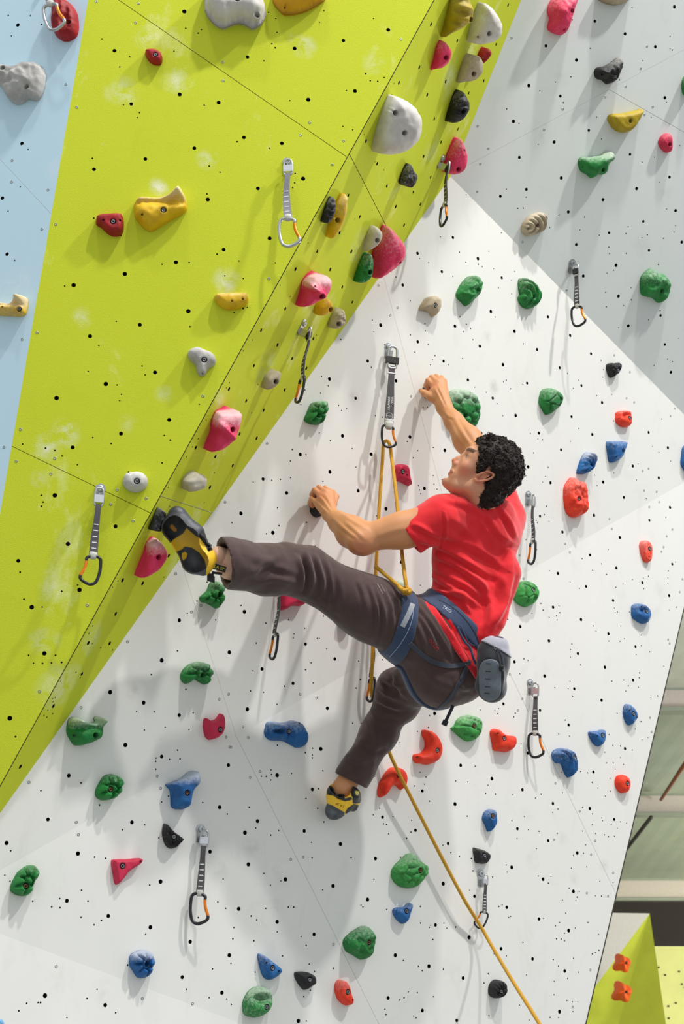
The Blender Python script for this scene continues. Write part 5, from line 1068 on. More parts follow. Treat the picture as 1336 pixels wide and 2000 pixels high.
LEGS = [rc(HIPL, cp(720, 1188, 4.865), .118, .103), rc(cp(720, 1188, 4.865), KNL, .103, .078), rc(KNL, cp(520, 1112, 4.74), .080, .078), rc(cp(520, 1112, 4.74), cp(452, 1101, 4.64), .077, .076),
        rc(HIPL, HIPR, .118, .115), ell(cp(866, 1308, 4.93), TR, (.125, .12, .115)), rc(cp(860, 1322, 4.90), cp(905, 1318, 4.95), .098, .085),
        rc(cp(846, 1318, 5.0), KNR, .100, .070), rc(KNR, cp(742, 1430, 5.12), .064, .060), rc(cp(742, 1430, 5.12), cp(688, 1518, 5.055), .060, .058)]
# ---- skin
def join_parts(fields, sm=2):
    Vs, Qs, b = [], [], 0
    for f in fields:
        V, Qd = f.mesh(); V = smooth(V, Qd, sm); Vs.append(V); Qs.append(Qd+b); b += len(V)
    return np.vstack(Vs), np.vstack(Qs)
def skin_mat():
    m, t, b = nt('skin'); at = N(t, 'ShaderNodeAttribute', attribute_name='tone')
    n = noisetex(t, 26, 4, .6); c = mix(t, mixf(t, ramp(t, n, .35, .75), .35), at.outputs['Color'], (.55, .18, .11, 1), 'MIX')
    c = mix(t, .25, at.outputs['Color'], c); t.links.new(c, b.inputs['Base Color']); b.inputs['Roughness'].default_value = .52
    b.inputs['Subsurface Weight'].default_value = .12; b.inputs['Subsurface Radius'].default_value = (.9, .35, .2); b.inputs['Subsurface Scale'].default_value = .012
    b.inputs['Specular IOR Level'].default_value = .4; bump(t, b, noisetex(t, 700, 3, .6), .25, .0006); return m
M_SKIN = skin_mat()
heads = head_field(); fl = [heads, larm_field(), rarm_field(),
      ankle_field(cp(470, 1098, 4.67), cp(428, 1090, 4.625), .043, .033, [(cp(425, 1086, 4.618), .028)]), ankle_field(cp(700, 1490, 5.06), cp(668, 1545, 5.03), .043, .036, [(cp(666, 1540, 5.015), .031)]), core_field()]
SV, SQ = join_parts(fl)
SV = folds(SV, SQ, [([(650, 1012), (672, 1032), (698, 1050)], 2.6, 4, 1), ([(660, 998), (690, 1018), (718, 1034)], 2.4, 4, -1), ([(676, 1020), (695, 1036), (712, 1052)], 2.4, 4, 1), ([(735, 1048), (770, 1036), (795, 1030)], 2.0, 6, 1),
 ([(646, 998), (632, 978), (624, 970)], 2.0, 2.2, 1), ([(650, 992), (642, 976), (634, 964)], 2.0, 2.2, 1), ([(640, 1002), (626, 988), (618, 980)], 1.6, 2.2, 1), ([(690, 1066), (700, 1078), (716, 1080)], 2.4, 4, 1),
 ([(868, 796), (856, 772), (849, 758)], 2.0, 2.4, 1), ([(872, 790), (863, 768), (856, 752)], 2.0, 2.4, 1), ([(872, 808), (886, 840), (902, 868)], 2.6, 4, 1), ([(886, 815), (906, 850), (926, 878)], 2.4, 4, -1), ([(866, 800), (876, 812), (886, 816)], 1.8, 3, 1)])
person = empty('person', c2w(cp(870, 1290, 4.95)))
tag(person, 'person in red t-shirt and dark brown trousers climbing with one leg raised', 'person', None)
body = link_fast('body', c2w(SV), SQ, [M_SKIN])
loc = (SV-EAR)@HR.T; lf, lu, ls = loc[:, 0], loc[:, 1], loc[:, 2]+.074
base = np.tile(np.array(srgb(216, 156, 124)[:3]), (len(SV), 1)); red = np.array(srgb(214, 128, 104)[:3]); tan = np.array(srgb(208, 146, 94)[:3])
def blend(mask, col): global base; base = base*(1-mask[:, None])+np.asarray(col)*mask[:, None]
g_ = lambda x, c, w: np.exp(-((x-c)/w)**2)
hd = (np.linalg.norm(loc, axis=1) < .26)*1.0; blend((1-hd)*.75, tan)
px = px_of(SV); blend((px[:, 0] < 470)*(1-hd)*.9, srgb(240, 196, 172)[:3])
el = np.exp(-(np.hypot(px[:, 0]-704, px[:, 1]-1074)/24)**2); blend(el*(1-hd)*.6, srgb(200, 112, 84)[:3]); kn = np.exp(-(np.hypot(px[:, 0]-848, px[:, 1]-750)/9)**2)+np.exp(-(np.hypot(px[:, 0]-628, px[:, 1]-966)/14)**2); blend(np.clip(kn, 0, 1)*(1-hd)*.45, srgb(214, 120, 96)[:3])
blend(hd*g_(lf, .065, .022)*g_(lu, -.02, .02)*.75, red); blend(hd*g_(lf, .112, .012)*g_(lu, -.012, .012)*.8, red)
blend(hd*(np.hypot(lf+.0, lu) < .036)*(ls > .062)*.55, red)
blend(hd*np.clip((-.072-lu)/.03, 0, 1)*.55, red)
blend(hd*np.clip(1-np.abs(lu+.052)/.0105, 0, 1)**.5*(lf > .0935)*(np.abs(ls) < .026)*.9, srgb(178, 88, 82)[:3])
blend(hd*np.clip(g_(lf, .07, .04)*g_(lu, -.078, .022), 0, 1)*.28, srgb(150, 112, 84)[:3])
brow = (lu > .0410-.2*(lf-.09)) & (lu < .0545-.2*(lf-.09)) & (lf > .058) & (np.abs(ls) > .010) & (np.abs(ls) < .054)
blend(hd*brow*.9, srgb(60, 42, 32)[:3]); lash = (np.abs(lu-.0262) < .0036) & (lf > .074) & (np.abs(ls) > .017) & (np.abs(ls) < .046) & (np.linalg.norm(np.stack([lf-.076, lu-.024, np.abs(ls)-.031], 1), axis=1) < .02)
blend(hd*lash*.9, srgb(70, 46, 38)[:3])
scalp = ((lu > .06) & (lf < .07)) | ((lf < .005) & (ls < .07) & (lu > -.02))
blend(hd*scalp*.7, srgb(60, 44, 36)[:3])
def set_attr(o, name, col):
    at = o.data.color_attributes.new(name, 'FLOAT_COLOR', 'POINT'); w = np.ones((len(col), 4), np.float32); w[:, :3] = col; at.data.foreach_set('color', w.ravel())
set_attr(body, 'tone', np.clip(base, 0, 1)); kids = [body]
# eyes
M_EYE = simple('eye_white', srgb(168, 148, 138), .35); M_IRIS = simple('iris_brown', srgb(58, 38, 26), .1, coat=.8)
for sg in (1, -1):
    G = Geo(); c = H(.0782, .0240, sg*.033); ax = unit(hf_*1+hu*.25)
    G.lathe(c, ax, [(-.0118*math.cos(a), .0118*math.sin(a)+1e-5) for a in np.linspace(.01, math.pi*.8, 12)], 20, 0)
    G.lathe(c, ax, [(.0118*math.cos(a), .0118*math.sin(a)+1e-5) for a in (math.pi*.38, math.pi*.2, .02)], 20, 1)
    kids.append(link_mesh('eye', c2w(np.array(G.v)), G.f, [M_EYE, M_IRIS], None, True, G.m))
# ---- hair
M_HAIR = simple('dark_brown_hair', srgb(38, 28, 24), .6, var=.35, vs=200, spec=.3)
F_ = Field(H(-.02, .05)-.17, H(-.02, .05)+.17, .004); rs = np.random.default_rng(5)
hl = [(.086, .112), (.074, .088), (.055, .060), (.036, .030), (.026, .012), (.008, .040), (-.012, .036), (-.030, .018), (-.024, -.012), (-.026, -.040), (-.034, -.075)]
def hairok(f, u, s):
    if u > .112: return f < .084
    if abs(s) < .030: return f < .078 if u > .085 else (f < 0)
    for (f0, u0), (f1, u1) in zip(hl[:-1], hl[1:]):
        if min(u0, u1) <= u <= max(u0, u1) and f < f0+(f1-f0)*(u-u0)/(u1-u0+1e-9): 
            if f > -.030 and u < .040 and not (f > .02 and u > .012): continue
            return True
    return False
hc_ = H(-.004, .042); roots = []
for i in range(2600):
    v = unit(rs.normal(size=3)); f, u, s = v*np.array([.092, .086, .076]); f2, u2 = f-.004, u+.042
    if u2 < -.035: f2 = min(f2, -.045+.3*(u2+.035)); 
    if u2 > -.085 and hairok(f2, u2, s): roots.append((f2, u2, s, v))
for f2, u2, s, v in roots[::3]:
    up = np.clip((u2-.03)/.1, 0, 1); r = rs.uniform(.009, .015)+.001*up
    F_.add(sph(H(f2+v[0]*(.003+.010*up), u2+v[1]*(.003+.012*up), s+v[2]*.004), r), .006)
for c, r in ((H(-.055, -.035, 0), .05), (H(-.05, -.035, .03), .035), (H(-.05, -.035, -.03), .035), (H(-.055, -.066, .0), .030), (H(-.05, -.066, .024), .022)): F_.add(sph(c, r), .02)
HV, HQ = F_.mesh(); HV = smooth(HV, HQ, 1)
nn = vnormals(HV, HQ); HV = HV+nn*np.array([.0035*noise.noise(Vector(p*90)) for p in HV])[:, None]
G = Geo()
def curl(c, v, r, L, th):
    a = unit(np.cross(v, rs.normal(size=3))); b = np.cross(v, a); pts = []; ph = rs.uniform(0, 6.28); tr = rs.uniform(1., 1.9); dr = rs.uniform(-.6, .6)*a+rs.uniform(-.6, .6)*b
    for k in range(11):
        t = k/10; an = ph+t*2*math.pi*tr; pts.append(c+v*(t*L)+dr*t*L+(a*math.cos(an)+b*math.sin(an))*r*(.5+.5*t))
    G.tube(pts, [th*(1-.5*k/10) for k in range(11)], 4, up=a)
sel = [roots[i] for i in rs.permutation(len(roots))[:1500]]
for f2, u2, s, v in sel:
    up = np.clip((u2-.0)/.12, 0, 1); c = H(f2+v[0]*(.008+.009*up), u2+v[1]*(.008+.009*up), s+v[2]*.010); vw = unit(hf_*v[0]+hu*v[1]+hs*v[2])
    curl(c, vw, rs.uniform(.004, .0085), rs.uniform(.002, .006+.007*up), rs.uniform(.0015, .0030))
for i in range(120):                                   # loose front and top ringlets
    f2, u2 = rs.uniform(.030, .072), rs.uniform(.108, .124); c = H(f2, u2, rs.uniform(-.05, .05)); curl(c, unit(hu*.9+hf_*rs.uniform(-.3, .7)), rs.uniform(.004, .008), rs.uniform(.010, .020), .0016)
nh = vnormals(HV, HQ)
for i in rs.permutation(len(HV))[:1500]:
    p, v = HV[i], nh[i]; q = (p-EAR)@HR.T
    if q[0] > .055 and q[1] < .09: continue
    curl(p-v*.003, v, rs.uniform(.004, .009), rs.uniform(.003, .008), rs.uniform(.0018, .0036))
nb = len(HV); hv = np.vstack([HV, np.array(G.v)]); hf = [tuple(map(int, q)) for q in HQ]+[tuple(i+nb for i in q) for q in G.f]
kids.append(link_mesh('hair', c2w(hv), hf, [M_HAIR]))
# ---- shirt
def cloth(name, col, dark, rough=.85, bs=1400):
    m, t, b = nt(name); b.inputs['Roughness'].default_value = rough; b.inputs['Specular IOR Level'].default_value = .25
    n = noisetex(t, 14, 4, .6); t.links.new(mix(t, ramp(t, n, .3, .75), dark, col), b.inputs['Base Color']); b.inputs['Sheen Weight'].default_value = .25
    bump(t, b, noisetex(t, bs, 3, .6), .3, .0006); return m
M_SHIRT = cloth('red_jersey', srgb(232, 44, 52), srgb(222, 32, 42)); M_PANT = cloth('dark_brown_cotton', srgb(82, 64, 62), srgb(70, 53, 51)); M_IN = simple('cloth_inside_dark', srgb(26, 20, 20), .9)
SF = Field(*[f(np.array([LSH, RSH, cp(775, 1010, 4.9), cp(1020, 1000, 5.2), cp(930, 1340, 4.9), cp(840, 1200, 5.1)]), 0)+s for f, s in ((np.min, -.13), (np.max, .13))], .0046)
for pr in TORSO: SF.add(shrink_pr(pr, -.004), .05)
for pr in LEGS[4:7]: SF.add(shrink_pr(pr, -.015), .05)
SF.add(rc(cp(858, 1010, 4.905), cp(800, 1045, 4.895), .075, .068), .04); SF.add(rc(cp(800, 1045, 4.895), cp(770, 1060, 4.89), .068, .068), .02)
SF.add(rc(cp(880, 995, 4.93), NB, .045, .06), .04); SF.add(rc(cp(985, 1010, 5.12), cp(968, 955, 5.19), .074, .066), .04)
SF.add(rc(cp(968, 1190, 4.93), cp(985, 1120, 4.98), .045, .06), .05); SF.add(rc(cp(962, 1215, 4.90), cp(945, 1235, 4.9), .036, .045), .05)
HEMN = unit([-.78, -.60, .16])
SF.cutplane(cp(877, 1256, 4.83), HEMN)
slv = unit(cp(775, 1060, 4.9)-cp(840, 1025, 4.9)+np.array([0, -.0, .01])); SF.cutplane(cp(797, 1047, 4.90), unit([-.80, -.60, .0])*1.0) if False else None
P_ = SF.P(); nS = unit([-.82, -.57, .05]).astype(np.float32); loc_s = P_-cp(797, 1048, 4.90).astype(np.float32)
near = (np.linalg.norm(P_-cp(785, 1052, 4.89).astype(np.float32), axis=-1) < .14); SF.d = np.where(near, np.maximum(SF.d, loc_s@nS), SF.d)
SF.add(rc(cp(830, 1030, 4.9), cp(760, 1066, 4.89), .058, .0635), .004, 's')
SF.add(rc(cp(905, 1240, 4.95), cp(870, 1300, 4.93), .10, .117), .004, 's') if False else None
# neck opening
SF.add(rc(NB+tt*.01, NB+tt*.14+np.array([-.015, .0, 0]), .050, .066), .006, 's')
V, Qd = SF.mesh(); V = smooth(V, Qd, 4)
V = folds(V, Qd, [
 ([(845, 1060), (885, 1080), (925, 1105), (960, 1125)], 13.5, 6, 1), ([(850, 1085), (895, 1105), (935, 1135), (950, 1150)], 13.5, 6, 1), ([(862, 1040), (910, 1060), (955, 1085), (985, 1110)], 10.5, 7, 1),
 ([(925, 985), (950, 1010), (975, 1040), (1005, 1062)], 13.5, 6, 1), ([(900, 975), (930, 1000), (950, 1030), (985, 1060)], 10.5, 6, -1), ([(975, 990), (995, 1020), (1008, 1050)], 10.5, 5, 1),
 ([(838, 1120), (870, 1140), (905, 1160), (930, 1180)], 13.5, 6, 1), ([(835, 1140), (855, 1155), (880, 1160), (910, 1158)], 12.0, 5, -1), ([(852, 1110), (888, 1132), (920, 1150), (950, 1172)], 10.5, 6, 1),
 ([(806, 1024), (822, 1030), (840, 1040), (862, 1050)], 9.0, 5, 1), ([(815, 1052), (832, 1060), (852, 1062)], 10.5, 5, 1), ([(850, 1160), (880, 1155), (905, 1170), (915, 1190)], 15.0, 6, 1),
 ([(960, 1110), (985, 1140), (985, 1180), (970, 1215)], 7.5, 8, 1), ([(1000, 1120), (985, 1180), (960, 1225)], 10.5, 6, -1), ([(930, 1130), (955, 1165), (958, 1200), (950, 1225)], 10.5, 7, 1),
 ([(845, 1185), (865, 1215), (890, 1250), (910, 1290)], 9.0, 5, -1), ([(855, 1180), (880, 1215), (900, 1250)], 7.5, 4, 1), ([(870, 975), (905, 985), (930, 1000)], 6.0, 5, 1), ([(868, 1000), (872, 1030), (864, 1070)], 6.0, 3, 1),
 ([(880, 1010), (905, 1030), (950, 1080)], 6.0, 9, 1), ([(990, 1060), (995, 1100), (975, 1150)], 7.5, 9, 1)])
nn = vnormals(V, Qd); V = V+nn*np.array([.0022*noise.noise(Vector(p*14))+.0010*noise.noise(Vector(p*40)) for p in V])[:, None]
shirt = link_fast('t_shirt', c2w(V), Qd, [M_SHIRT]); kids.append(shirt)
# ---- trousers
PF = Field(*[f(np.array([cp(410, 1050, 4.6), cp(960, 1200, 4.9), cp(930, 1400, 4.9), cp(640, 1560, 5.1), cp(800, 1150, 5.1)]), 0)+s for f, s in ((np.min, -.14), (np.max, .13))], .0050)
for pr in LEGS: PF.add(pr, .045)
PF.add(ell(cp(905, 1235, 4.97), TR, (.122, .09, .10)), .05)
PF.add(rc(cp(600, 1100, 4.83), cp(560, 1095, 4.79), .055, .06), .03); PF.add(rc(cp(470, 1103, 4.66), cp(432, 1098, 4.60), .076, .082), .03)
PF.add(rc(KNR+np.array([-.005, .025, 0]), KNR+np.array([.02, -.045, 0]), .064, .058), .03); PF.add(rc(cp(700, 1500, 5.06), cp(682, 1530, 5.04), .058, .058), .02)
def cutnear(F_, c, n, R):
    P = F_.P(); n = np.asarray(unit(n), np.float32); c = np.asarray(c, np.float32); m = np.linalg.norm(P-c, axis=-1) < R; F_.d = np.where(m, np.maximum(F_.d, (P-c)@n), F_.d)
cn = unit([-.93, -.16, .33]); cutnear(PF, cp(440, 1103, 4.60), cn, .16); PF.add(rc(cp(485, 1104, 4.68), cp(415, 1098, 4.57), .056, .0715), .004, 's')
cn2 = unit([-.42, -.85, .15]); cutnear(PF, cp(684, 1524, 5.05), cn2, .13); PF.add(rc(cp(697, 1502, 5.058), cp(672, 1552, 5.03), .040, .053), .004, 's')
PF.cutplane(cp(925, 1195, 4.93), unit([.72, .66, -.1]))
V, Qd = PF.mesh(); V = smooth(V, Qd, 4)
V = folds(V, Qd, [
 ([(598, 1078), (606, 1105), (610, 1135), (600, 1165)], 11.7, 5, 1), ([(615, 1083), (625, 1110), (632, 1140), (628, 1165)], 11.7, 5, 1), ([(580, 1088), (590, 1115), (590, 1150)], 10.4, 5, -1), ([(635, 1092), (645, 1120), (650, 1155), (645, 1185)], 7.8, 5, 1),
 ([(720, 1140), (732, 1170), (738, 1210), (730, 1250)], 6.5, 4, 1), ([(735, 1150), (748, 1185), (752, 1220), (745, 1262)], 7.8, 4, 1), ([(750, 1150), (764, 1185), (768, 1220), (760, 1262)], 6.5, 4, -1), ([(765, 1152), (780, 1180), (786, 1210)], 7.8, 3, 1), ([(700, 1135), (712, 1165), (716, 1200)], 5.2, 4, 1), ([(775, 1155), (795, 1175), (800, 1190)], 6.5, 3, 1),
 ([(490, 1122), (515, 1102), (548, 1084)], 6.5, 7, 1), ([(492, 1088), (525, 1097), (572, 1120)], 5.2, 8, 1), ([(500, 1140), (540, 1130), (580, 1140)], 6.5, 7, -1), ([(660, 1120), (668, 1160), (664, 1195)], 5.2, 6, 1),
 ([(815, 1180), (845, 1220), (870, 1262), (885, 1290)], 7.8, 4, 1), ([(825, 1175), (858, 1225), (885, 1275)], 7.8, 4, -1), ([(820, 1200), (840, 1235), (855, 1275)], 6.5, 4, 1), ([(815, 1220), (828, 1250), (835, 1280)], 5.2, 4, 1),
 ([(745, 1320), (765, 1335), (790, 1340)], 9.1, 5, 1), ([(738, 1340), (755, 1355), (780, 1365)], 10.4, 5, -1), ([(735, 1365), (760, 1378), (785, 1385)], 10.4, 5, 1), ([(770, 1315), (775, 1335), (790, 1360)], 7.8, 5, 1),
 ([(700, 1440), (725, 1460), (750, 1455)], 6.5, 6, 1), ([(680, 1478), (700, 1488), (728, 1480)], 5.2, 6, 1), ([(720, 1400), (735, 1440), (730, 1480)], 6.5, 7, 1), ([(820, 1300), (860, 1335), (905, 1345)], 5.2, 9, 1), ([(890, 1330), (905, 1345), (918, 1345)], 5.2, 5, 1)])
nn = vnormals(V, Qd); V = V+nn*np.array([.0028*noise.noise(Vector(p*13))+.0016*noise.noise(Vector(p*34)) for p in V])[:, None]
pants = link_fast('trousers', c2w(V), Qd, [M_PANT]); kids.append(pants)
# ================================================================ HARNESS, SHOES, CHALK BAG
M_NAVY = cloth('navy_padded_webbing', srgb(58, 74, 104), srgb(46, 60, 88), .7); M_NAVY2 = cloth('slate_webbing', srgb(68, 72, 84), srgb(56, 60, 72), .8)
M_GTAPE = simple('reflective_grey_patch', srgb(146, 150, 158), .5); M_LINE = simple('light_blue_piping', srgb(150, 168, 200), .6)
def slice_band(name, prims, ks, c, n, half, off, mat, near=None, R=.3, h=.0042, label=None, ribs=0):
    """band hugging the clothed body: the layer `off` outside the surface, cut by two planes"""
    c = np.asarray(c, float); n = unit(n); F_ = Field(c-R, c+R, h)
    for pr, k in zip(prims, ks): F_.add(pr, k)
    P = F_.P(); q = (P-c.astype(np.float32))@n.astype(np.float32); d = F_.d-off; hh = half
    if callable(half): hh = half(P)
    F_.d = np.maximum(d+.004*np.clip((np.abs(q)/hh), 0, 1)**6, np.abs(q)-hh); F_.d = np.maximum(F_.d, -(F_.d*0+d+.012))
    if near is not None: F_.d = np.maximum(F_.d, np.linalg.norm(P-np.asarray(near[0], np.float32), axis=-1)-near[1])
    V, Qd = F_.mesh(); V = smooth(V, Qd, 1); return link_fast(name, c2w(V), Qd, [mat], label=label)
shp = [shrink_pr(p, -.004) for p in TORSO]+[shrink_pr(p, -.007) for p in LEGS[4:7]]
harness_kids = []
BN = unit([.67, .72, -.20])
belt = slice_band('harness', shp, [.05]*len(shp), cp(901, 1216, 4.85), BN, .031, .0125, M_NAVY, R=.27); harness_kids.append(belt)
legp = LEGS
lk = [.045]*len(legp)
loopL = slice_band('leg_loop', legp, lk, cp(790, 1228, 4.79), unit([.955, -.26, -.28]), .030, .009, M_NAVY, near=(cp(785, 1225, 4.88), .20), R=.24)
loopR = slice_band('leg_loop', legp, lk, cp(806, 1352, 4.90), unit([-.62, -.30, -.60]), .027, .009, M_NAVY, near=(cp(835, 1350, 4.98), .18), R=.22)
def bvh_of(objs):
    vs, ps, b = [], [], 0
    for o in objs:
        co = np.empty(len(o.data.vertices)*3, np.float32); o.data.vertices.foreach_get('co', co); vs += [Vector(v) for v in co.reshape(-1, 3)]
        ps += [tuple(i+b for i in p.vertices) for p in o.data.polygons]; b = len(vs)
    return BVHTree.FromPolygons(vs, ps)
bvh = bvh_of([shirt, pants, belt, loopL, loopR])
def drape(x, y, off=.003, tree=None):
    d = unit(wp(x, y, 1.)-CAM); r = (tree or bvh).ray_cast(Vector(CAM), Vector(d))
    if r[0] is None: return None, None
    return np.array(r[0])+np.array(r[1])*off, np.array(r[1])
def ribbon(name, pts, width, mat, off=.003, th=.0018, lift=None, tree=None):
    P2 = spline([np.array(p, float) for p in pts], 8); C3 = []; N3 = []; last = None
    for p in P2:
        c, n = drape(p[0], p[1], off, tree)
        if c is None: c, n = (wp(p[0], p[1], last[0]), last[1]) if last else (None, None)
        if c is None: continue
        last = (depth_of(c), n); C3.append(c); N3.append(n)
    C3 = np.array(C3); N3 = np.array(N3)
    for _ in range(3): C3[1:-1] = (C3[:-2]+2*C3[1:-1]+C3[2:])/4; N3[1:-1] = (N3[:-2]+N3[1:-1]*2+N3[2:])/4
    G = Geo(); V = []
    for i in range(len(C3)):
        t = unit(C3[min(i+1, len(C3)-1)]-C3[max(i-1, 0)]+1e-9); n = unit(N3[i]-t*np.dot(N3[i], t)); s = np.cross(t, n); w = width/2; c = C3[i]
        V += [c-s*w-n*th, c+s*w-n*th, c+s*w+n*th, c-s*w+n*th]
    m = len(C3); G.add(V, [(4*i+k, 4*i+(k+1) % 4, 4*i+4+(k+1) % 4, 4*i+4+k) for i in range(m-1) for k in range(4)]+[(3, 2, 1, 0), (4*m-4, 4*m-3, 4*m-2, 4*m-1)])
    return G.build(name, [mat], smooth=False)
hb = [ribbon('strap', [(800, 1256), (822, 1276), (848, 1293), (880, 1301), (914, 1295)], .016, M_NAVY2), ribbon('strap', [(916, 1290), (908, 1315), (893, 1340), (876, 1366), (858, 1383)], .013, M_NAVY2),
      ribbon('strap', [(911, 1296), (903, 1314), (898, 1326)], .008, M_NAVY2, .006), ribbon('piping', [(806, 1180), (806, 1205), (796, 1235), (779, 1262), (762, 1282)], .0018, M_LINE, .002, .0012),
      ribbon('piping', [(858, 1172), (884, 1186), (908, 1208), (928, 1236), (936, 1258)], .0016, M_NAVY2, .0008, .0010, tree=bvh_of([belt])),
      ribbon('reflective_patch', [(806, 1180), (799, 1198), (786, 1224)], .017, M_GTAPE, .0025, .0012)]
# hanging tail strap, gear loop
G = Geo(); a, b = wp(885, 1378, 4.86), wp(869, 1412, 4.86); t = unit(b-a); s = unit(np.cross(t, AZ))
G.box((a+b)/2, s*.0055, (b-a)/2, AZ*.0012); G.box(b, s*.0095, t*.009, AZ*.003); hb.append(G.build('tail_strap', [simple('black_webbing', srgb(32, 34, 44), .8)], smooth=False))
G = Geo(); gp = [drape(893, 1224, .004)[0], drape(896, 1240, .012)[0], drape(906, 1254, .016)[0], drape(915, 1268, .016)[0], drape(919, 1286, .014)[0], drape(929, 1300, .006)[0]]
G.tube(spline(gp, 6), .0042, 10); hb.append(G.build('gear_loop', [M_NAVY]))
G = Geo(); gp = [drape(x, y, .010)[0] for x, y in ((897, 1222), (905, 1236), (915, 1250), (923, 1262))]; G.tube(spline(gp, 5), .0022, 8); hb.append(G.build('gear_loop', [M_NAVY]))
def lettering(text, x, y, ang, size, mat, tree=None, ls=1.0, off=.0008, ext=.0003, mirror=False, bold=0.):
    """flat raised letters draped on the surface under picture point (x, y); ang: reading direction, degrees clockwise"""
    cu = bpy.data.curves.new('t', 'FONT'); cu.body = text; cu.size = 1; cu.align_x = 'CENTER'; cu.align_y = 'CENTER'; cu.space_character = ls; cu.offset = bold; cu.resolution_u = 3
    o = bpy.data.objects.new('t', cu); C.objects.link(o); dg = bpy.context.evaluated_depsgraph_get(); me = bpy.data.meshes.new_from_object(o.evaluated_get(dg)); bpy.data.objects.remove(o)
    a = math.radians(ang); out = []
    bmm = bmesh.new(); bmm.from_mesh(me); bmesh.ops.remove_doubles(bmm, verts=bmm.verts, dist=1e-5); bmm.to_mesh(me); bmm.free()
    c0, _ = drape(x, y, 0, tree)
    for v in me.vertices:
        lx, ly = v.co.x*size*(-1 if mirror else 1), -v.co.y*size; q = (x+lx*math.cos(a)-ly*math.sin(a), y+lx*math.sin(a)+ly*math.cos(a)); c, n = drape(*q, off, tree)
        out.append(c if c is not None else wp(q[0], q[1], depth_of(c0)))
    for v, c in zip(me.vertices, out): v.co = Vector(c)
    me.materials.clear(); me.materials.append(mat); o = bpy.data.objects.new('lettering', me); C.objects.link(o); return o
M_OUT = simple('red_embroidery', srgb(206, 44, 48), .8); M_WT = simple('pale_print', srgb(196, 204, 216), .7)
l1 = lettering('ocun', 848, 1258, 52, 13.5, M_OUT, ls=1.0, bold=-.008, off=.0022); kids.append(l1)
hb.append(lettering('TRIO', 873, 1190, 32, 8, M_WT, ls=1.15))
tag(belt, None)
reparent_list = hb+[loopL, loopR]
for o in reparent_list: o.parent = belt
kids.append(belt)
# chalk print on the raised thigh
M_CHALK = simple('chalk_dust', srgb(150, 134, 134), .95)
cs = []
for pts, w in (((( 737, 1140), (742, 1150), (748, 1160)), .004), (((744, 1142), (752, 1156)), .003), (((771, 1150), (783, 1158), (792, 1166)), .004), (((779, 1156), (789, 1164)), .003)):
    G_ = ribbon('chalk_mark', pts, w*.55, M_CHALK, .0006, .0004); kids.append(G_)
# ---- shoes
def shoe_mat(name):
    m, t, b = nt(name); at = N(t, 'ShaderNodeAttribute', attribute_name='shoe'); n = noisetex(t, 60, 4, .6)
    c = mix(t, mixf(t, ramp(t, n, .4, .75), .10), at.outputs['Color'], (.35, .36, .38, 1)); t.links.new(c, b.inputs['Base Color']); b.inputs['Roughness'].default_value = .48; bump(t, b, noisetex(t, 300, 3), .2, .0006); return m
M_SHOE = shoe_mat('shoe_rubber_and_leather')
YEL = srgb(252, 202, 36)[:3]; BLK = srgb(36, 38, 42)[:3]; RUB = srgb(58, 64, 72)[:3]; RUBH = srgb(92, 98, 108)[:3]
def poly_in(px, poly):
    d, i = poly_dist(px, np.array(poly, float)); return np.where(i, d, -d)
def colour_regions(V, regs, base_):
    px = px_of(V); col = np.tile(np.array(base_), (len(V), 1))
    for poly, c, soft in regs:
        m = np.clip(poly_in(px, poly)/soft+.5, 0, 1); col = col*(1-m[:, None])+np.array(c)*m[:, None]
    return col
# raised left shoe
F_ = bbox_field([cp(325, 990, 4.6), cp(425, 1130, 4.6)], .07, .0024); A = lambda pr, k=.02, op='u': F_.add(pr, k, op)
A(rc(cp(344, 1003, 4.56), cp(341, 1030, 4.555), .022, .034)); A(rc(cp(341, 1030, 4.555), cp(362, 1060, 4.55), .036, .033), .03); A(rc(cp(352, 1010, 4.57), cp(378, 1040, 4.56), .022, .028), .03)
A(rc(cp(362, 1060, 4.55), cp(385, 1092, 4.555), .034, .040), .03); A(rc(cp(378, 1098, 4.55), cp(396, 1100, 4.56), .034, .030), .03); A(rc(cp(380, 1045, 4.565), cp(404, 1088, 4.575), .026, .026), .03)
A(rc(cp(404, 1095, 4.58), cp(398, 1112, 4.57), .022, .018), .02)
A(rc(cp(426, 1087, 4.61), cp(442, 1091, 4.62), .029, .036), .004, 's')
V, Qd = F_.mesh(); V = smooth(V, Qd, 2)
z4 = lambda pts: [(280+x/6.68, 970+y/6.68) for x, y in pts]
col = colour_regions(V, [
 (z4([(100, 0), (600, 0), (640, 330), (720, 440), (730, 520), (690, 520), (565, 410), (520, 480), (385, 565), (330, 640), (100, 560)]), BLK, .8),
 (z4([(430, 130), (700, 100), (900, 350), (780, 480), (720, 540), (650, 470), (570, 405), (500, 280)]), RUB, 2.),
 (z4([(500, 690), (540, 648), (640, 665), (740, 740), (800, 830), (825, 920), (818, 1010), (800, 1120), (560, 1120), (380, 950), (420, 720)]), RUB, .8),
 (z4([(620, 760), (720, 790), (740, 880), (660, 900), (600, 850)]), RUBH, 10.),
 (z4([(500, 790), (505, 735), (545, 720), (575, 745), (560, 800), (520, 835)]), YEL, .6),
 (z4([(350, 380), (375, 358), (438, 425), (425, 460), (395, 450), (350, 410)]), srgb(216, 150, 30)[:3], .8),
 (z4([(725, 480), (800, 400), (960, 560), (900, 700), (845, 720), (790, 600), (730, 540)]), BLK, .8)], YEL)
shoeL = link_fast('climbing_shoe', c2w(V), Qd, [M_SHOE], label='raised climbing shoe in black and yellow with a dark rubber heel patch'); set_attr(shoeL, 'shoe', col); sk = []
tL = bvh_of([shoeL, body, pants])
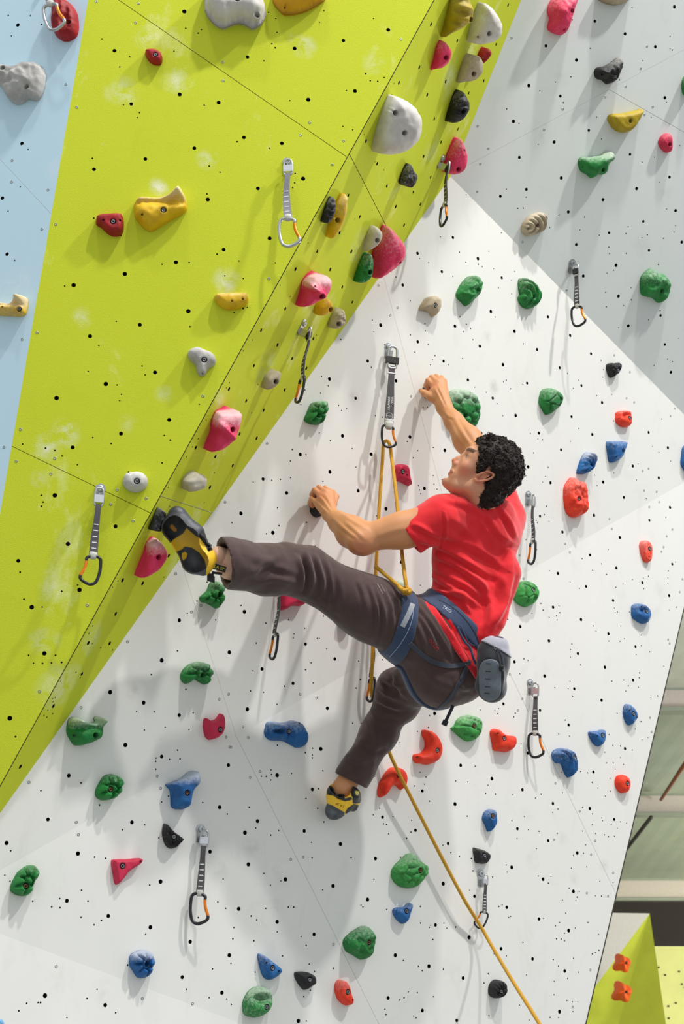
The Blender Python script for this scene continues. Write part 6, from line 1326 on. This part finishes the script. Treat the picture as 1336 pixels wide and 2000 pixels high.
M_YT = simple('yellow_print', srgb(226, 214, 60), .6); M_BT = simple('black_strap', srgb(24, 24, 26), .6); M_DT = simple('brown_print', srgb(120, 70, 20), .7)
sk.append(lettering('LV', 345, 1023, 75, 7, M_YT, tL))
def plain_strap(a, b, w, d):
    G = Geo(); A_, B_ = wp(*a, d), wp(*b, d+.012); t_ = unit(B_-A_); s_ = unit(np.cross(t_, AZ)); G.box((A_+B_)/2, (B_-A_)/2, s_*w, np.cross(t_, s_)*.0016); return G.build('strap', [M_BT], smooth=False)
sp_ = plain_strap((412, 1104), (441, 1113), .0095, 4.563); sp2 = plain_strap((414, 1118), (434, 1121), .004, 4.572)
G = Geo(); c = wp(412, 1130, 4.57); G.box(c, AX*.012+AY*-.004, AY*.011, AZ*.004); G.box(c+AY*.012, AX*.009, AY*.004, AZ*.006); sk.append(G.build('pull_tab', [M_BT], smooth=False))
sk += [sp_, sp2]; tS = bvh_of([sp_, sp2])
sk.append(lettering('LA SP', 428, 1109, 17, 8.5, M_YT, tS, 1.0, .001))
for q in ([(735, 490), (770, 540), (790, 600)], [(780, 550), (850, 590), (860, 610)], [(800, 600), (865, 650), (850, 690)]):
    G = Geo(); P = [c for c in (drape(*p, .004, tL)[0] for p in z4(q)) if c is not None]
    if len(P) > 1: G.tube(P, .0055, 8); sk.append(G.build('lace', [M_BT]))
for o in sk: o.parent = shoeL
kids.append(shoeL)
# lower right shoe
F_ = bbox_field([cp(630, 1520, 5.0), cp(705, 1605, 5.1)], .07, .0024); A = lambda pr, k=.02, op='u': F_.add(pr, k, op)
A(rc(cp(655, 1580, 5.02), cp(662, 1560, 4.995), .033, .038)); A(rc(cp(651, 1586, 5.035), cp(660, 1578, 5.03), .026, .03), .02); A(rc(cp(672, 1568, 5.0), cp(684, 1558, 5.01), .036, .034), .02); A(rc(cp(660, 1550, 5.0), cp(676, 1552, 5.0), .040, .036), .02)
A(rc(cp(690, 1552, 5.02), cp(692, 1562, 5.02), .024, .022), .012); A(rc(cp(684, 1574, 5.02), cp(690, 1576, 5.02), .016, .016), .012)
A(rc(cp(668, 1536, 4.985), cp(676, 1500, 5.0), .0415, .045), .003, 's')
V, Qd = F_.mesh(); V = smooth(V, Qd, 2); z5 = lambda pts: [(600+x/8.35, 1480+y/8.35) for x, y in pts]
col = colour_regions(V, [
 (z5([(200, 720), (315, 740), (420, 780), (610, 890), (600, 1100), (420, 1130), (200, 1060)]), RUB, .8), (z5([(330, 860), (420, 840), (470, 900), (400, 960)]), RUBH, 8.),
 (z5([(620, 885), (660, 820), (760, 750), (900, 780), (860, 960), (640, 1000)]), BLK, .7), (z5([(730, 450), (980, 430), (980, 720), (790, 750), (740, 740), (740, 640), (715, 620)]), BLK, .7),
 (z5([(780, 540), (840, 540), (850, 590), (810, 620), (790, 590)]), srgb(222, 206, 80)[:3], .6),
 (z5([(320, 470), (440, 500), (480, 590), (600, 660), (720, 640), (740, 680), (690, 700), (610, 712), (480, 660), (430, 620), (320, 600)]), BLK, .6)], YEL)
shoeR = link_fast('climbing_shoe', c2w(V), Qd, [M_SHOE], label='lower climbing shoe with yellow band and dark toe cap, smearing on the wall'); set_attr(shoeR, 'shoe', col)
tR = bvh_of([shoeR, body, pants]); sk = [lettering('LA SP', 664, 1572, 205, 7, M_DT, tR)]
for q in ([(370, 480), (430, 520), (460, 590)], [(380, 590), (420, 540), (395, 500)], [(500, 610), (545, 600), (600, 610)], [(505, 650), (550, 660), (600, 650)], [(740, 560), (760, 620), (820, 640)]):
    G = Geo(); P = [c for c in (drape(*p, .004, tR)[0] for p in z5(q)) if c is not None]
    if len(P) > 1: G.tube(spline(P, 4), .0042, 8); sk.append(G.build('lace', [M_BT]))
for o in sk: o.parent = shoeR
kids.append(shoeR)
for o in kids:
    o.parent = person; o.matrix_parent_inverse = Matrix.Translation(-Vector(person.location))
# ---- chalk bag hanging from the back of the belt
M_CB = cloth('charcoal_ripstop', srgb(52, 54, 60), srgb(36, 38, 44), .6); M_CBL = cloth('light_grey_collar', srgb(186, 186, 196), srgb(164, 164, 176), .8); M_CBG = cloth('grey_panel', srgb(112, 120, 130), srgb(92, 100, 110), .55)
dC = 4.79
def cbfield(scale=0., part='body'):
    F_ = bbox_field([cp(925, 1235, dC), cp(1000, 1370, dC)], .07, .003); A = lambda pr, k=.02, op='u': F_.add(pr, k, op)
    A(rc(cp(972, 1262, dC), cp(966, 1292, dC), .034+scale, .044+scale)); A(rc(cp(952, 1270, dC+.01), cp(958, 1290, dC), .034+scale, .042+scale), .03)
    A(rc(cp(966, 1292, dC), cp(958, 1338, dC), .046+scale, .048+scale), .03); A(rc(cp(958, 1338, dC), cp(962, 1345, dC), .046+scale, .046+scale), .02)
    return F_
def halfcut(F_, c, n): F_.cutplane(c, unit(n))
B0 = cbfield(); V, Qd = B0.mesh(); V = smooth(V, Qd, 2)
V = folds(V, Qd, [([(940, 1300), (950, 1325), (945, 1350)], 3, 4, 1), ([(978, 1290), (982, 1320), (978, 1350)], 5, 4, 1), ([(960, 1305), (968, 1315), (962, 1330)], 3, 4, -1)])
bag = empty('chalk_bag', c2w(cp(960, 1345, dC))); tag(bag, 'charcoal chalk bag with light grey collar hanging at the climber back', 'chalk bag')
ck = [link_fast('bag_body', c2w(V), Qd, [M_CB])]
F_ = cbfield(.004); F_.cutplane(cp(968, 1268, dC), unit([-.5, -.85, .15])); F_.cutplane(cp(975, 1245, dC), unit([.2, .97, 0])); V, Qd = F_.mesh(); ck.append(link_fast('collar', c2w(smooth(V, Qd, 1)), Qd, [M_CBL]))
F_ = cbfield(.004); P = F_.P(); c = cp(955, 1325, dC).astype(np.float32); e = np.sqrt(((P[..., 0]-c[0])/.036)**2+((P[..., 1]-c[1])/.070)**4)-1; F_.d = np.maximum(np.maximum(F_.d, e*.03), -(P[..., 2]-c[2])); V, Qd = F_.mesh()
ck.append(link_fast('front_panel', c2w(smooth(V, Qd, 1)), Qd, [M_CBG])); tC = bvh_of(ck)
for y in (1284, 1296, 1311, 1326, 1341, 1354):
    o = ribbon('stitch_loop', [(950-(y-1284)*.05, y), (960-(y-1284)*.05, y+.5)], .0022, M_BT, .001, .0008, tree=tC); ck.append(o)
G = Geo(); pp = [drape(x, y, .004, tC)[0] for x, y in ((969, 1267), (973, 1280), (978, 1298))]; G.tube(spline(pp, 6), .0016, 6); pp = [drape(x, y, .004, tC)[0] for x, y in ((971, 1267), (979, 1280), (982, 1298))]; G.tube(spline(pp, 6), .0016, 6); ck.append(G.build('drawcord', [M_NAVY2]))
c = drape(979, 1301, .006, tC)[0]; G = Geo(); G.tube([c-AX*.006, c+AX*.006+AY*-.003], .0075, 10); G.tube([c-AY*.004, c-AY*.016], .006, 10); ck.append(G.build('toggle', [M_BT]))
G = Geo(); c = drape(968, 1266, .003, tC)[0]; G.tube([c+AX*.005*math.cos(a)+AY*.005*math.sin(a) for a in np.linspace(0, 5.5, 10)], .0011, 6, closed=True); ck.append(G.build('eyelet', [M_STEEL]))
G = Geo(); G.tube([wp(943, 1250, 4.84), wp(952, 1258, 4.80), wp(957, 1262, 4.78)], .004, 8); ck.append(G.build('hanging_loop', [M_BT]))
reparent(bag, ck)
